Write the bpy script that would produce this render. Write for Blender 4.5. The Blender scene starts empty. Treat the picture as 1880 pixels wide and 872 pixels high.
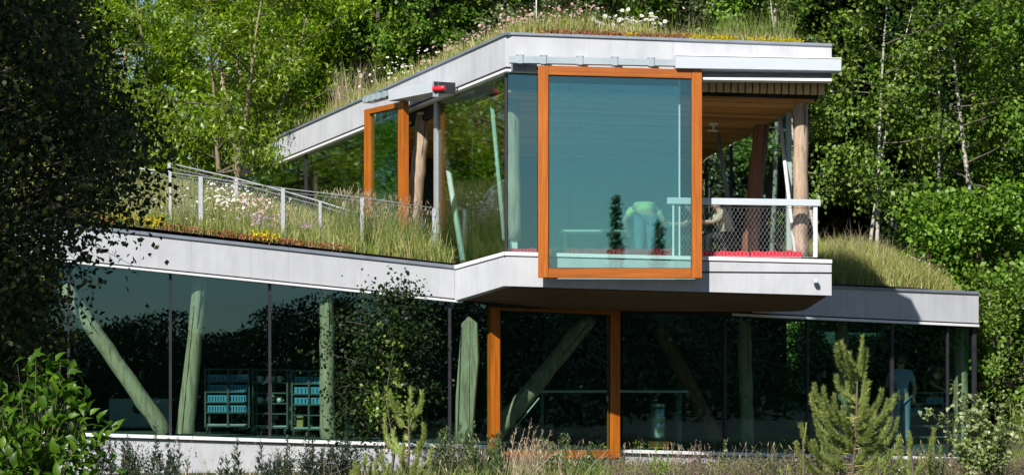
import bpy, bmesh, math, random
import numpy as np
from mathutils import Vector, Matrix

C = bpy.context.scene
COL = C.collection
R = math.radians

# ------------------------------------------------------------------ camera, world, sun
FPX, CX, HY, ZC = 4000.0, 940.0, 660.0, 2.0
cd = bpy.data.cameras.new('camera'); cam = bpy.data.objects.new('camera', cd); COL.objects.link(cam)
cd.sensor_fit = 'HORIZONTAL'; cd.sensor_width = 36.0; cd.lens = 36.0 * FPX / 1880.0
cam.location = (0, 0, ZC); cam.rotation_euler = (R(90), 0, 0)
cd.shift_y = (HY - 436.0) / 1880.0
cd.clip_start = 0.1; cd.clip_end = 3000
C.camera = cam
SUN = Vector((0.46, 1.0, -0.82)).normalized()
EL = math.asin(-SUN.z); ROT = math.atan2(-SUN.x, -SUN.y)
w = bpy.data.worlds.new('World'); C.world = w; w.use_nodes = True
wn = w.node_tree; bg = wn.nodes['Background']; bg.inputs[1].default_value = 0.062
sky = wn.nodes.new('ShaderNodeTexSky'); sky.sky_type = 'NISHITA'; sky.sun_disc = False
sky.sun_elevation = EL; sky.sun_rotation = ROT; sky.air_density = 1.0; sky.dust_density = 0.1; sky.ozone_density = 2.0
wn.links.new(sky.outputs[0], bg.inputs[0])
sl = bpy.data.lights.new('sun', 'SUN'); sl.energy = 5.0; sl.angle = R(0.5); sl.color = (1.0, 0.955, 0.88)
so = bpy.data.objects.new('sun', sl); COL.objects.link(so); so.rotation_euler = SUN.to_track_quat('-Z', 'Y').to_euler()
so.location = (-20, -20, 30)
C.view_settings.view_transform = 'Standard'; C.view_settings.look = 'None'
C.view_settings.exposure = 0.42; C.view_settings.gamma = 1.0
C.render.engine = 'CYCLES'
C.cycles.max_bounces = 10; C.cycles.transparent_max_bounces = 16; C.cycles.diffuse_bounces = 3; C.cycles.glossy_bounces = 4
C.cycles.transmission_bounces = 6; C.cycles.use_denoising = True
C.cycles.sample_clamp_indirect = 6.0

# ------------------------------------------------------------------ maths helpers
def P(px, py, d):
    return Vector(((px - CX) / FPX * d, d, ZC + (HY - py) / FPX * d))

class Facade:
    """a vertical plane through two ground points; p() finds the point of it seen at a pixel"""
    def __init__(s, pxa, da, pxb, db):
        s.a = Vector(((pxa - CX) / FPX * da, da)); s.b = Vector(((pxb - CX) / FPX * db, db))
        s.t = (s.b - s.a).normalized(); n = Vector((s.t.y, -s.t.x))
        if n.y > 0: n = -n
        s.n = n; s.n3 = Vector((n.x, n.y, 0)); s.t3 = Vector((s.t.x, s.t.y, 0))
    def d(s, px, off=0.0):
        q = s.a + s.n * off; k = (px - CX) / FPX
        return q.dot(s.n) / (k * s.n.x + s.n.y)
    def p(s, px, py, off=0.0):
        return P(px, py, s.d(px, off))

# ------------------------------------------------------------------ objects
ORIGIN = {}
def link(o): COL.objects.link(o); return o
def tag(o, label=None, cat=None, group=None, kind=None):
    if label: o['label'] = label
    if cat: o['category'] = cat
    if group: o['group'] = group
    if kind: o['kind'] = kind
    return o
def thing(name, label, cat, loc=(0, 0, 0), group=None, rz=0.0):
    o = link(bpy.data.objects.new(name, None)); o.location = loc; o.rotation_euler = (0, 0, rz)
    o.empty_display_size = 0.2
    ORIGIN[o.name] = Vector(loc)
    return tag(o, label, cat, group)
def np_mesh(name, V, faces_k, mats=(), mi=None, smooth=False):
    """V: (n,3); faces_k: list of integer arrays (m,k)"""
    me = bpy.data.meshes.new(name)
    V = np.asarray(V, dtype=np.float32)
    me.vertices.add(len(V)); me.vertices.foreach_set('co', V.ravel())
    fl = [np.asarray(f, dtype=np.int32) for f in faces_k if len(f)]
    loops = np.concatenate([f.ravel() for f in fl]); tot = np.concatenate([np.full(len(f), f.shape[1], dtype=np.int32) for f in fl])
    start = np.concatenate([[0], np.cumsum(tot)[:-1]]).astype(np.int32)
    me.loops.add(len(loops)); me.loops.foreach_set('vertex_index', loops)
    me.polygons.add(len(tot)); me.polygons.foreach_set('loop_start', start); me.polygons.foreach_set('loop_total', tot)
    for m in mats: me.materials.append(m)
    if mi is not None: me.polygons.foreach_set('material_index', np.asarray(mi, dtype=np.int32))
    if smooth: me.polygons.foreach_set('use_smooth', np.ones(len(tot), dtype=bool))
    me.update(calc_edges=True)
    return me
def link_mesh(name, me, parent=None, loc=None):
    o = link(bpy.data.objects.new(name, me))
    if parent is not None:
        o.parent = parent; ORIGIN[o.name] = ORIGIN.get(parent.name, Vector((0, 0, 0)))
    if loc is not None: o.location = loc
    return o

class MB:
    """collects shapes in world coordinates; build() links them as ONE mesh object"""
    def __init__(s): s.v = []; s.f = []; s.sm = []
    def add(s, vs, fs, smooth=False):
        b = len(s.v); s.v += [tuple(v) for v in vs]
        s.f += [tuple(i + b for i in f) for f in fs]; s.sm += [smooth] * len(fs); return s
    def hexa(s, q, vec):
        """front quad (4 points) pushed along vec"""
        q = [Vector(p) for p in q]; vec = Vector(vec); b = [p + vec for p in q]
        return s.add(q + b, [(0, 1, 2, 3), (7, 6, 5, 4), (0, 4, 5, 1), (1, 5, 6, 2), (2, 6, 7, 3), (3, 7, 4, 0)])
    def box(s, lo, hi, rz=0.0, c=None):
        x0, y0, z0 = lo; x1, y1, z1 = hi
        vs = [Vector(p) for p in [(x0, y0, z0), (x1, y0, z0), (x1, y1, z0), (x0, y1, z0), (x0, y0, z1), (x1, y0, z1), (x1, y1, z1), (x0, y1, z1)]]
        if rz:
            c = Vector(c) if c else (vs[0] + vs[6]) / 2
            m = Matrix.Rotation(rz, 3, 'Z'); vs = [m @ (v - c) + c for v in vs]
        return s.add(vs, [(3, 2, 1, 0), (4, 5, 6, 7), (0, 1, 5, 4), (1, 2, 6, 5), (2, 3, 7, 6), (3, 0, 4, 7)])
    def pbox(s, x0, y0, x1, y1, d, th):
        a = P(x0, y1, d); b = P(x1, y0, d)
        return s.box((a.x, d, a.z), (b.x, d + th, b.z))
    def tube(s, pts, rad, n=8, cap=True, smooth=True, jit=0.0, rng=None):
        pts = [Vector(p) for p in pts]; m = len(pts)
        if not hasattr(rad, '__len__'): rad = [rad] * m
        ref = Vector((0.13, 0.31, 0.94)); vs = []
        t0 = (pts[-1] - pts[0]).normalized()
        if abs(t0.dot(ref)) > 0.93: ref = Vector((1, 0.1, 0))
        for i in range(m):
            t = (pts[min(i + 1, m - 1)] - pts[max(i - 1, 0)]).normalized()
            u = t.cross(ref).normalized(); v = t.cross(u)
            for k in range(n):
                a = 2 * math.pi * k / n; r = rad[i] * (1 + (rng.uniform(-jit, jit) if rng and jit else 0))
                vs.append(pts[i] + (u * math.cos(a) + v * math.sin(a)) * r)
        fs = [(i * n + k, i * n + (k + 1) % n, (i + 1) * n + (k + 1) % n, (i + 1) * n + k) for i in range(m - 1) for k in range(n)]
        s.add(vs, fs, smooth)
        if cap:
            b = len(s.v) - len(vs)
            s.f += [tuple(b + k for k in reversed(range(n))), tuple(b + (m - 1) * n + k for k in range(n))]; s.sm += [False, False]
        return s
    def ball(s, c, r, nu=10, nv=7, sq=(1, 1, 1)):
        c = Vector(c); vs = []; fs = []
        for j in range(nv + 1):
            th = math.pi * j / nv
            for i in range(nu):
                ph = 2 * math.pi * i / nu
                vs.append(c + Vector((r * sq[0] * math.sin(th) * math.cos(ph), r * sq[1] * math.sin(th) * math.sin(ph), r * sq[2] * math.cos(th))))
        for j in range(nv):
            for i in range(nu):
                fs.append((j * nu + i, (j + 1) * nu + i, (j + 1) * nu + (i + 1) % nu, j * nu + (i + 1) % nu))
        return s.add(vs, fs, True)
    def build(s, name, mat, parent=None, bevel=0.0, local=False):
        o0 = Vector((0, 0, 0)) if (local or parent is None) else ORIGIN.get(parent.name, Vector((0, 0, 0)))
        me = bpy.data.meshes.new(name)
        me.from_pydata([(v[0] - o0.x, v[1] - o0.y, v[2] - o0.z) for v in s.v], [], s.f)
        me.polygons.foreach_set('use_smooth', s.sm)
        if mat: me.materials.append(mat)
        bm = bmesh.new(); bm.from_mesh(me); bmesh.ops.recalc_face_normals(bm, faces=bm.faces)
        if bevel > 0:
            bmesh.ops.bevel(bm, geom=[e for e in bm.edges], offset=bevel, segments=1, affect='EDGES', clamp_overlap=True)
        bm.to_mesh(me); bm.free()
        o = link(bpy.data.objects.new(name, me))
        if parent is not None:
            o.parent = parent; ORIGIN[o.name] = ORIGIN.get(parent.name, Vector((0, 0, 0)))
        return o
def copy_tree(root, loc, rz=0.0, sc=1.0, label=None, name=None):
    r = root.copy(); COL.objects.link(r); r.location = loc; r.rotation_euler = (0, 0, rz); r.scale = (sc, sc, sc)
    if label: r['label'] = label
    for ch in list(root.children):
        c = ch.copy(); COL.objects.link(c); c.parent = r
        for g in list(ch.children):
            e = g.copy(); COL.objects.link(e); e.parent = c
    return r

# ------------------------------------------------------------------ materials
def newmat(name):
    m = bpy.data.materials.new(name); m.use_nodes = True; nt = m.node_tree
    b = nt.nodes['Principled BSDF']; return m, nt, b
def ramp(nt, fac, stops):
    r = nt.nodes.new('ShaderNodeValToRGB'); el = r.color_ramp.elements
    while len(el) < len(stops): el.new(0.5)
    for e, (p, c) in zip(el, stops): e.position = p; e.color = (*c, 1)
    nt.links.new(fac, r.inputs[0]); return r.outputs[0]
def noise(nt, scale, detail=4, rough=0.6, sx=(1, 1, 1), coord='Object', dist=0.0):
    tc = nt.nodes.new('ShaderNodeTexCoord'); mp = nt.nodes.new('ShaderNodeMapping'); mp.inputs['Scale'].default_value = sx
    n = nt.nodes.new('ShaderNodeTexNoise'); n.inputs['Scale'].default_value = scale; n.inputs['Detail'].default_value = detail
    n.inputs['Roughness'].default_value = rough; n.inputs['Distortion'].default_value = dist
    nt.links.new(tc.outputs[coord], mp.inputs[0]); nt.links.new(mp.outputs[0], n.inputs[0]); return n.outputs[0]
def bump(nt, b, h, s, dist=0.02):
    n = nt.nodes.new('ShaderNodeBump'); n.inputs['Strength'].default_value = s; n.inputs['Distance'].default_value = dist
    nt.links.new(h, n.inputs['Height']); nt.links.new(n.outputs[0], b.inputs['Normal'])
def surf(name, c0, c1, scale=6, rough=0.6, sx=(1, 1, 1), bs=0.0, metal=0.0, detail=4, lo=0.3, hi=0.7, dist=0.0):
    m, nt, b = newmat(name)
    f = noise(nt, scale, detail, 0.6, sx, dist=dist)
    nt.links.new(ramp(nt, f, [(lo, c0), (hi, c1)]), b.inputs['Base Color'])
    b.inputs['Roughness'].default_value = rough; b.inputs['Metallic'].default_value = metal
    if bs: bump(nt, b, f, bs)
    return m
def leafmat(name, cols, trans=0.35, gloss=0.05, rough=0.45):
    m, nt, b = newmat(name)
    nt.nodes.remove(b); out = nt.nodes['Material Output']
    g = nt.nodes.new('ShaderNodeNewGeometry'); oi = nt.nodes.new('ShaderNodeObjectInfo')
    n = len(cols); col = ramp(nt, g.outputs['Random Per Island'], [(i / max(1, n - 1), c) for i, c in enumerate(cols)])
    hs = nt.nodes.new('ShaderNodeHueSaturation'); mr = nt.nodes.new('ShaderNodeMapRange'); mr.inputs[3].default_value = 0.8; mr.inputs[4].default_value = 1.15
    nt.links.new(oi.outputs['Random'], mr.inputs[0]); nt.links.new(mr.outputs[0], hs.inputs['Value']); nt.links.new(col, hs.inputs['Color'])
    df = nt.nodes.new('ShaderNodeBsdfDiffuse'); tr = nt.nodes.new('ShaderNodeBsdfTranslucent'); gl = nt.nodes.new('ShaderNodeBsdfGlossy')
    gl.inputs['Roughness'].default_value = rough
    mx = nt.nodes.new('ShaderNodeMixShader'); mx.inputs[0].default_value = trans
    mg = nt.nodes.new('ShaderNodeMixShader'); mg.inputs[0].default_value = gloss
    nt.links.new(hs.outputs[0], df.inputs[0]); nt.links.new(hs.outputs[0], tr.inputs[0])
    nt.links.new(df.outputs[0], mx.inputs[1]); nt.links.new(tr.outputs[0], mx.inputs[2])
    nt.links.new(mx.outputs[0], mg.inputs[1]); nt.links.new(gl.outputs[0], mg.inputs[2]); nt.links.new(mg.outputs[0], out.inputs[0])
    return m
def glassmat(name, tint, base, top=0.95, tintr=(0.42, 0.70, 0.92)):
    m, nt, b = newmat(name); nt.nodes.remove(b); out = nt.nodes['Material Output']
    t = nt.nodes.new('ShaderNodeBsdfTransparent'); t.inputs[0].default_value = (*tint, 1)
    g = nt.nodes.new('ShaderNodeBsdfGlossy'); g.inputs['Roughness'].default_value = 0.0; g.inputs[0].default_value = (*tintr, 1)
    lw = nt.nodes.new('ShaderNodeLayerWeight'); lw.inputs[0].default_value = 0.5
    pw = nt.nodes.new('ShaderNodeMath'); pw.operation = 'POWER'; pw.inputs[1].default_value = 4.0
    mr = nt.nodes.new('ShaderNodeMapRange'); mr.inputs[3].default_value = base; mr.inputs[4].default_value = top
    mx = nt.nodes.new('ShaderNodeMixShader')
    nt.links.new(lw.outputs['Facing'], pw.inputs[0]); nt.links.new(pw.outputs[0], mr.inputs[0]); nt.links.new(mr.outputs[0], mx.inputs[0])
    nt.links.new(t.outputs[0], mx.inputs[1]); nt.links.new(g.outputs[0], mx.inputs[2]); nt.links.new(mx.outputs[0], out.inputs[0])
    return m

def concretemat():
    m, nt, b = newmat('pale_concrete')
    f1 = noise(nt, 1.6, 6, 0.65); f2 = noise(nt, 5.0, 4, 0.7, (1.0, 1.0, 0.12))
    a = ramp(nt, f1, [(0.3, (0.43, 0.44, 0.475)), (0.7, (0.51, 0.52, 0.55))])
    s = ramp(nt, f2, [(0.30, (0.84, 0.84, 0.84)), (0.55, (1, 1, 1))])
    mx = nt.nodes.new('ShaderNodeMix'); mx.data_type = 'RGBA'; mx.blend_type = 'MULTIPLY'; mx.inputs[0].default_value = 0.75
    nt.links.new(a, mx.inputs[6]); nt.links.new(s, mx.inputs[7]); nt.links.new(mx.outputs[2], b.inputs['Base Color'])
    b.inputs['Roughness'].default_value = 0.75; bump(nt, b, f1, 0.08)
    return m
def woodmat(name, c0, c1, c2, sx, rough=0.4, bs=0.1, scale=3.0):
    m, nt, b = newmat(name)
    f = noise(nt, scale, 6, 0.65, sx, dist=0.4); f2 = noise(nt, 0.8, 3, 0.5)
    a = ramp(nt, f, [(0.25, c0), (0.5, c1), (0.75, c2)])
    s = ramp(nt, f2, [(0.3, (0.8, 0.8, 0.8)), (0.7, (1, 1, 1))])
    mx = nt.nodes.new('ShaderNodeMix'); mx.data_type = 'RGBA'; mx.blend_type = 'MULTIPLY'; mx.inputs[0].default_value = 0.8
    nt.links.new(a, mx.inputs[6]); nt.links.new(s, mx.inputs[7]); nt.links.new(mx.outputs[2], b.inputs['Base Color'])
    b.inputs['Roughness'].default_value = rough
    if bs: bump(nt, b, f, bs, 0.01)
    return m
M = {}
M['concrete'] = concretemat()
M['white'] = surf('white_painted_metal', (0.72, 0.72, 0.74), (0.82, 0.82, 0.83), 4, 0.45)
M['cap'] = surf('grey_metal_capping', (0.20, 0.23, 0.28), (0.28, 0.31, 0.36), 3, 0.45, metal=0.3)
M['track'] = surf('pale_grey_metal', (0.33, 0.40, 0.44), (0.42, 0.48, 0.52), 3, 0.4, metal=0.2)
M['cover'] = surf('light_grey_sheet_metal', (0.49, 0.54, 0.59), (0.56, 0.60, 0.65), 1.5, 0.4)
M['dark'] = surf('dark_seal', (0.012, 0.013, 0.016), (0.03, 0.03, 0.035), 5, 0.6)
M['orange_v'] = woodmat('orange_oiled_wood_upright', (0.24, 0.05, 0.005), (0.44, 0.118, 0.008), (0.57, 0.18, 0.018), (9, 9, 0.35), 0.38)
M['orange_h'] = woodmat('orange_oiled_wood_rail', (0.22, 0.046, 0.005), (0.39, 0.103, 0.008), (0.51, 0.155, 0.016), (0.35, 9, 9), 0.38)
M['log'] = woodmat('peeled_log', (0.15, 0.095, 0.06), (0.44, 0.32, 0.225), (0.58, 0.46, 0.35), (4, 4, 0.45), 0.75, 0.6, 4)
M['log_dark'] = woodmat('reddish_log', (0.16, 0.055, 0.03), (0.30, 0.11, 0.065), (0.38, 0.15, 0.09), (5, 5, 0.5), 0.7, 0.35, 4)
M['plank'] = woodmat('brown_boards', (0.34, 0.13, 0.025), (0.52, 0.22, 0.05), (0.64, 0.31, 0.09), (0.5, 6, 6), 0.6, 0.2)
M['plank_pale'] = woodmat('pale_brown_boards', (0.42, 0.18, 0.045), (0.60, 0.29, 0.09), (0.70, 0.38, 0.14), (0.5, 6, 6), 0.6, 0.2)
M['plank_dark'] = woodmat('deep_brown_boards', (0.24, 0.085, 0.018), (0.38, 0.15, 0.035), (0.48, 0.21, 0.06), (0.5, 6, 6), 0.6, 0.2)
M['soffit'] = woodmat('weathered_soffit_boards', (0.09, 0.05, 0.03), (0.16, 0.09, 0.05), (0.22, 0.13, 0.08), (0.5, 6, 6), 0.7, 0.2)
M['batten'] = woodmat('tan_battens', (0.50, 0.34, 0.17), (0.64, 0.46, 0.25), (0.72, 0.54, 0.32), (6, 6, 1), 0.6, 0.1)
M['glass'] = glassmat('green_float_glass', (0.79, 0.935, 0.88), 0.085)
M['glass_side'] = glassmat('side_glass', (0.79, 0.935, 0.88), 0.14, tintr=(0.85, 0.95, 0.80))
M['glass_coated'] = glassmat('coated_green_glass', (0.86, 0.965, 0.94), 0.122, tintr=(0.50, 0.87, 0.96))
M['steel'] = surf('galvanised_steel', (0.38, 0.40, 0.43), (0.50, 0.52, 0.55), 20, 0.4, metal=0.35)
M['strut'] = surf('white_painted_steel', (0.62, 0.64, 0.66), (0.72, 0.73, 0.74), 6, 0.4)
M['mullion'] = surf('dark_bronze_mullion', (0.03, 0.028, 0.035), (0.05, 0.045, 0.055), 6, 0.4, metal=0.3)
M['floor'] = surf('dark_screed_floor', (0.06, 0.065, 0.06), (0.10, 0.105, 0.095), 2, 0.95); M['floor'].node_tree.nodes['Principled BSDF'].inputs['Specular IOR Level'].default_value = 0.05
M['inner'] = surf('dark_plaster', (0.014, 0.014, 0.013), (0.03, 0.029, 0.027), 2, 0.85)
M['soil'] = surf('roof_soil', (0.07, 0.055, 0.03), (0.13, 0.11, 0.055), 5, 0.95, bs=0.6)
M['ground'] = surf('meadow_ground', (0.03, 0.04, 0.014), (0.075, 0.065, 0.032), 0.6, 0.95, bs=0.5, detail=8)
M['gravel'] = surf('pale_gravel', (0.28, 0.23, 0.17), (0.38, 0.32, 0.25), 3, 0.95, bs=0.4, detail=8)
M['red'] = surf('red_cushion_cloth', (0.50, 0.012, 0.035), (0.62, 0.02, 0.05), 12, 0.8, bs=0.2)
M['redplastic'] = surf('red_plastic', (0.62, 0.015, 0.03), (0.7, 0.03, 0.05), 5, 0.35)
M['bark'] = woodmat('grey_brown_bark', (0.05, 0.04, 0.03), (0.13, 0.105, 0.08), (0.22, 0.19, 0.15), (6, 6, 1.2), 0.9, 0.5, 3)
M['palebark'] = woodmat('pale_branch_bark', (0.16, 0.12, 0.07), (0.30, 0.24, 0.15), (0.40, 0.33, 0.22), (6, 6, 1.2), 0.85, 0.4, 3)
def birchbark():
    m, nt, b = newmat('birch_bark')
    f = noise(nt, 3.0, 5, 0.7, (1.5, 1.5, 5)); nt.links.new(ramp(nt, f, [(0.40, (0.05, 0.045, 0.04)), (0.47, (0.38, 0.36, 0.32)), (0.75, (0.55, 0.53, 0.48))]), b.inputs['Base Color'])
    b.inputs['Roughness'].default_value = 0.8; return m
M['birch'] = birchbark()
M['net'] = surf('stainless_wire', (0.45, 0.45, 0.47), (0.55, 0.55, 0.57), 9, 0.35, metal=0.4)
M['leaf_acacia'] = leafmat('acacia_leaf', [(0.08, 0.17, 0.005), (0.17, 0.31, 0.007), (0.26, 0.41, 0.01), (0.36, 0.48, 0.018)], 0.42)
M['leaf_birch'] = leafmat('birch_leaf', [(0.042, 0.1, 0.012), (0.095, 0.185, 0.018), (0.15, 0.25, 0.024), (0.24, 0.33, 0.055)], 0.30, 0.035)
M['leaf_broad'] = leafmat('broad_leaf', [(0.045, 0.12, 0.01), (0.1, 0.225, 0.016), (0.17, 0.31, 0.022), (0.23, 0.37, 0.04)], 0.33, 0.03)
M['leaf_olive'] = leafmat('olive_leaf', [(0.05, 0.08, 0.022), (0.085, 0.125, 0.032), (0.12, 0.165, 0.05), (0.18, 0.21, 0.085)], 0.28, 0.06)
M['leaf_dark'] = leafmat('dark_leaf_with_shade', [(0.008, 0.02, 0.007), (0.013, 0.034, 0.009), (0.02, 0.048, 0.011), (0.045, 0.08, 0.02)], 0.2, 0.015)  # leaf green darkened to paint in shade on the sapling and deep wood
M['leaf_fg'] = leafmat('shaded_birch_leaf', [(0.014, 0.032, 0.009), (0.024, 0.048, 0.012), (0.04, 0.072, 0.016), (0.08, 0.12, 0.026), (0.26, 0.22, 0.035)], 0.3, 0.03)  # birch green darkened so the colour itself carries the deep shade
M['leaf_shrub'] = leafmat('dogwood_leaf', [(0.04, 0.11, 0.007), (0.09, 0.21, 0.01), (0.16, 0.31, 0.015)], 0.4, 0.03)
M['leaf_young'] = leafmat('young_birch_leaf', [(0.14, 0.21, 0.035), (0.21, 0.29, 0.06), (0.29, 0.36, 0.13), (0.42, 0.46, 0.25)], 0.35, 0.06)
M['grass_green'] = leafmat('roof_grass', [(0.1, 0.16, 0.018), (0.17, 0.25, 0.03), (0.25, 0.32, 0.065), (0.36, 0.38, 0.15)], 0.3, 0.03)
M['grass_gold'] = leafmat('dry_roof_grass', [(0.25, 0.28, 0.05), (0.36, 0.36, 0.09), (0.46, 0.42, 0.17), (0.55, 0.48, 0.25)], 0.3, 0.03)
M['grass_straw'] = leafmat('straw_grass', [(0.26, 0.20, 0.12), (0.40, 0.32, 0.21), (0.52, 0.42, 0.30)], 0.2, 0.03)
M['grass_dark'] = leafmat('meadow_grass', [(0.035, 0.055, 0.014), (0.06, 0.09, 0.02), (0.10, 0.12, 0.035), (0.17, 0.16, 0.07)], 0.25, 0.03)
M['heather'] = leafmat('heather', [(0.13, 0.1, 0.075), (0.22, 0.16, 0.13), (0.3, 0.2, 0.18), (0.15, 0.17, 0.06)], 0.2, 0.02)
M['weed'] = leafmat('weed_leaf', [(0.02, 0.04, 0.024), (0.036, 0.062, 0.036), (0.055, 0.09, 0.045)], 0.2, 0.05)
M['weed_light'] = leafmat('light_weed_leaf', [(0.06, 0.11, 0.035), (0.1, 0.155, 0.05), (0.16, 0.22, 0.07)], 0.25, 0.05)
M['fresh'] = leafmat('fresh_weed_leaf', [(0.16, 0.28, 0.025), (0.22, 0.36, 0.035), (0.28, 0.42, 0.06)], 0.35, 0.03)
M['needle'] = leafmat('pine_needle', [(0.17, 0.24, 0.07), (0.28, 0.37, 0.1), (0.4, 0.48, 0.13), (0.56, 0.6, 0.2)], 0.4, 0.03)
M['candle'] = surf('pine_shoot', (0.24, 0.22, 0.05), (0.36, 0.32, 0.09), 20, 0.7)
M['petal_w'] = leafmat('white_petal', [(0.70, 0.68, 0.66), (0.82, 0.80, 0.78)], 0.2, 0.0)
M['petal_y'] = leafmat('yellow_flower', [(0.55, 0.42, 0.01), (0.70, 0.55, 0.015), (0.35, 0.36, 0.02)], 0.2, 0.0)
M['petal_p'] = leafmat('pink_flower', [(0.50, 0.30, 0.30), (0.62, 0.42, 0.40), (0.40, 0.24, 0.20)], 0.2, 0.0)
M['petal_v'] = leafmat('violet_flower', [(0.34, 0.20, 0.38), (0.45, 0.28, 0.46), (0.28, 0.16, 0.30)], 0.2, 0.0)
M['sedum_r'] = leafmat('red_sedum', [(0.32, 0.09, 0.06), (0.42, 0.15, 0.10), (0.36, 0.18, 0.08), (0.20, 0.14, 0.04)], 0.2, 0.0)

# ------------------------------------------------------------------ terrain
def sstep(a, b, x):
    t = np.clip((x - a) / (b - a), 0, 1); return t * t * (3 - 2 * t)
def ground_z(x, y):
    x = np.asarray(x, dtype=float); y = np.asarray(y, dtype=float)
    h = 5.6 - 1.3 * sstep(-3, 6, x) - 3.25 * sstep(9.6, 11.5, x)
    y0 = np.where(x > 10.5, 43.0, 50.5) ; y0 = np.where((x > 9.6) & (x <= 10.5), 43 + (10.5 - x) / 0.9 * 7.5, y0)
    z = h * sstep(0, 8.0, y - y0)
    z += 0.10 * np.clip(y - 58, 0, 40)
    z += 0.05 * np.sin(x * 0.9 + 1) * np.sin(y * 0.7) * (1 - sstep(37, 38, y) * (1 - sstep(51, 54, y)))
    return z - 0.02
def gz(x, y): return float(ground_z(x, y))
def make_ground():
    xs = np.concatenate([np.linspace(-600, -40, 12), np.arange(-36, 37, 1.0), np.arange(40, 150, 5.0), np.linspace(160, 600, 10)])
    ys = np.concatenate([np.linspace(-600, -110, 10), np.arange(-100, -17, 5.0), np.arange(-16, 100, 1.0), np.linspace(105, 900, 14)])
    X, Y = np.meshgrid(xs, ys); Z = ground_z(X, Y)
    V = np.stack([X, Y, Z], -1).reshape(-1, 3); n = len(xs)
    I, J = np.meshgrid(np.arange(len(ys) - 1), np.arange(n - 1), indexing='ij'); b = (I * n + J).ravel()
    o = link_mesh('ground', np_mesh('ground', V, [np.stack([b, b + 1, b + n + 1, b + n], -1)], [M['ground']], smooth=True)); tag(o, kind='structure')
make_ground()
def make_hill():
    aa = np.radians(np.linspace(-68, -4, 60)); rr = np.linspace(72, 130, 26); A, Q = np.meshgrid(aa, rr); d_ = np.degrees(A)
    X = 5 + Q * np.cos(A); Y = 40 + Q * np.sin(A); rg_ = np.random.default_rng(8)
    Z = -0.6 + 30 * sstep(72, 112, Q) * sstep(-67, -52, d_) * (1 - sstep(-14, -5, d_)) + rg_.uniform(-.7, .7, X.shape)
    n = 60; V = np.stack([X, Y, Z], -1).reshape(-1, 3); I, J = np.meshgrid(np.arange(25), np.arange(59), indexing='ij'); b = (I * n + J).ravel()
    tag(link_mesh('hill', np_mesh('hill', V, [np.stack([b, b + 1, b + n + 1, b + n], -1)], [surf('wooded_hillside', (0.006, 0.012, 0.005), (0.02, 0.035, 0.01), .5, 1.0, bs=1.0, detail=8)])), kind='structure')
make_hill()
pm = MB(); pp = [(30, -14), (40, -26), (76, 8), (64, 20)]
pm.add([(x, y, gz(x, y) + 0.06) for x, y in pp], [(0, 1, 2, 3)]); tag(pm.build('path', M['gravel']), kind='structure')

# ------------------------------------------------------------------ THE BUILDING
UF = Facade(928, 38.8, 1527, 38.8)
UL = Facade(430, 52.0, 928, 38.8)
LL = Facade(165, 38.5, 835, 40.0)
SL = Facade(835, 40.0, 925, 38.8)
LR = Facade(905, 40.6, 1797, 45.2)
BO = Vector((1.5, 43.0, 0.0))
B = thing('grass_roof_building', 'low pale concrete and glass building with angular fascias and wild grass growing on its roofs', 'building', BO)
def lerp(a, b, t): return a + (b - a) * t
def yl(line, px):
    (x0, y0), (x1, y1) = line; return y0 + (y1 - y0) * (px - x0) / (x1 - x0)
def strip(F, px0, px1, top, bot, off, th, name, mat, parent=B, gap=0.0, bevel=0.003):
    """a sloping band on a facade between two pixel lines"""
    q = [F.p(px0 + gap, yl(bot, px0), off), F.p(px1 - gap, yl(bot, px1), off), F.p(px1 - gap, yl(top, px1), off), F.p(px0 + gap, yl(top, px0), off)]
    return MB().hexa(q, F.n3 * -th).build(name, mat, parent, bevel)
def shifted(line, dy0, dy1=None):
    (a, b), (c, d) = line; return ((a, b + dy0), (c, d + (dy0 if dy1 is None else dy1)))
# --- upper roof: front band
ut = ((928, 59.0), (1527, 80.5)); ub = ((928, 124.0), (1527, 144.0))
xs = [928, 1082, 1236, 1390, 1527]
for a, b_ in zip(xs[:-1], xs[1:]):
    strip(UF, a, b_, shifted(ut, 4), shifted(ub, -1), 0, 0.12, 'fascia_panel', M['concrete'], gap=0.04)
for a, b_ in zip([926, 1230], [1230, 1528]):
    strip(UF, a, b_, ut, shifted(ut, 5.0), 0.035, 0.4, 'roof_capping', M['cap'], gap=0.15)
strip(UF, 929, 1526, shifted(ub, -1), shifted(ub, 3), -0.03, 0.1, 'shadow_gap', M['dark'], bevel=0)
strip(UF, 928.5, 1527, shifted(ub, 3), shifted(ub, 8.0), 0.02, 0.14, 'soffit_trim', M['white'], bevel=0.004)
# --- upper roof: left band that falls away to the left
vt = ((928, 59.5), (500, 254.0)); vb = ((928, 124.0), (500, 299.0))
xs = [494, 545, 668, 800, 927.6]
for a, b_ in zip(xs[:-1], xs[1:]):
    strip(UL, a, b_, shifted(vt, 4, 3), shifted(vb, -1), 0, 0.12, 'fascia_panel', M['concrete'], gap=0.04)
strip(UL, 493, 928, vt, shifted(vt, 5.0, 4.0), 0.035, 0.4, 'roof_capping', M['cap'])
strip(UL, 494, 927.5, shifted(vb, -1), shifted(vb, 3, 2), -0.03, 0.1, 'shadow_gap', M['dark'], bevel=0)
strip(UL, 494, 928.4, shifted(vb, 3, 2), shifted(vb, 8.0, 6.0), 0.02, 0.14, 'soffit_trim', M['white'], bevel=0.004)
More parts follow.
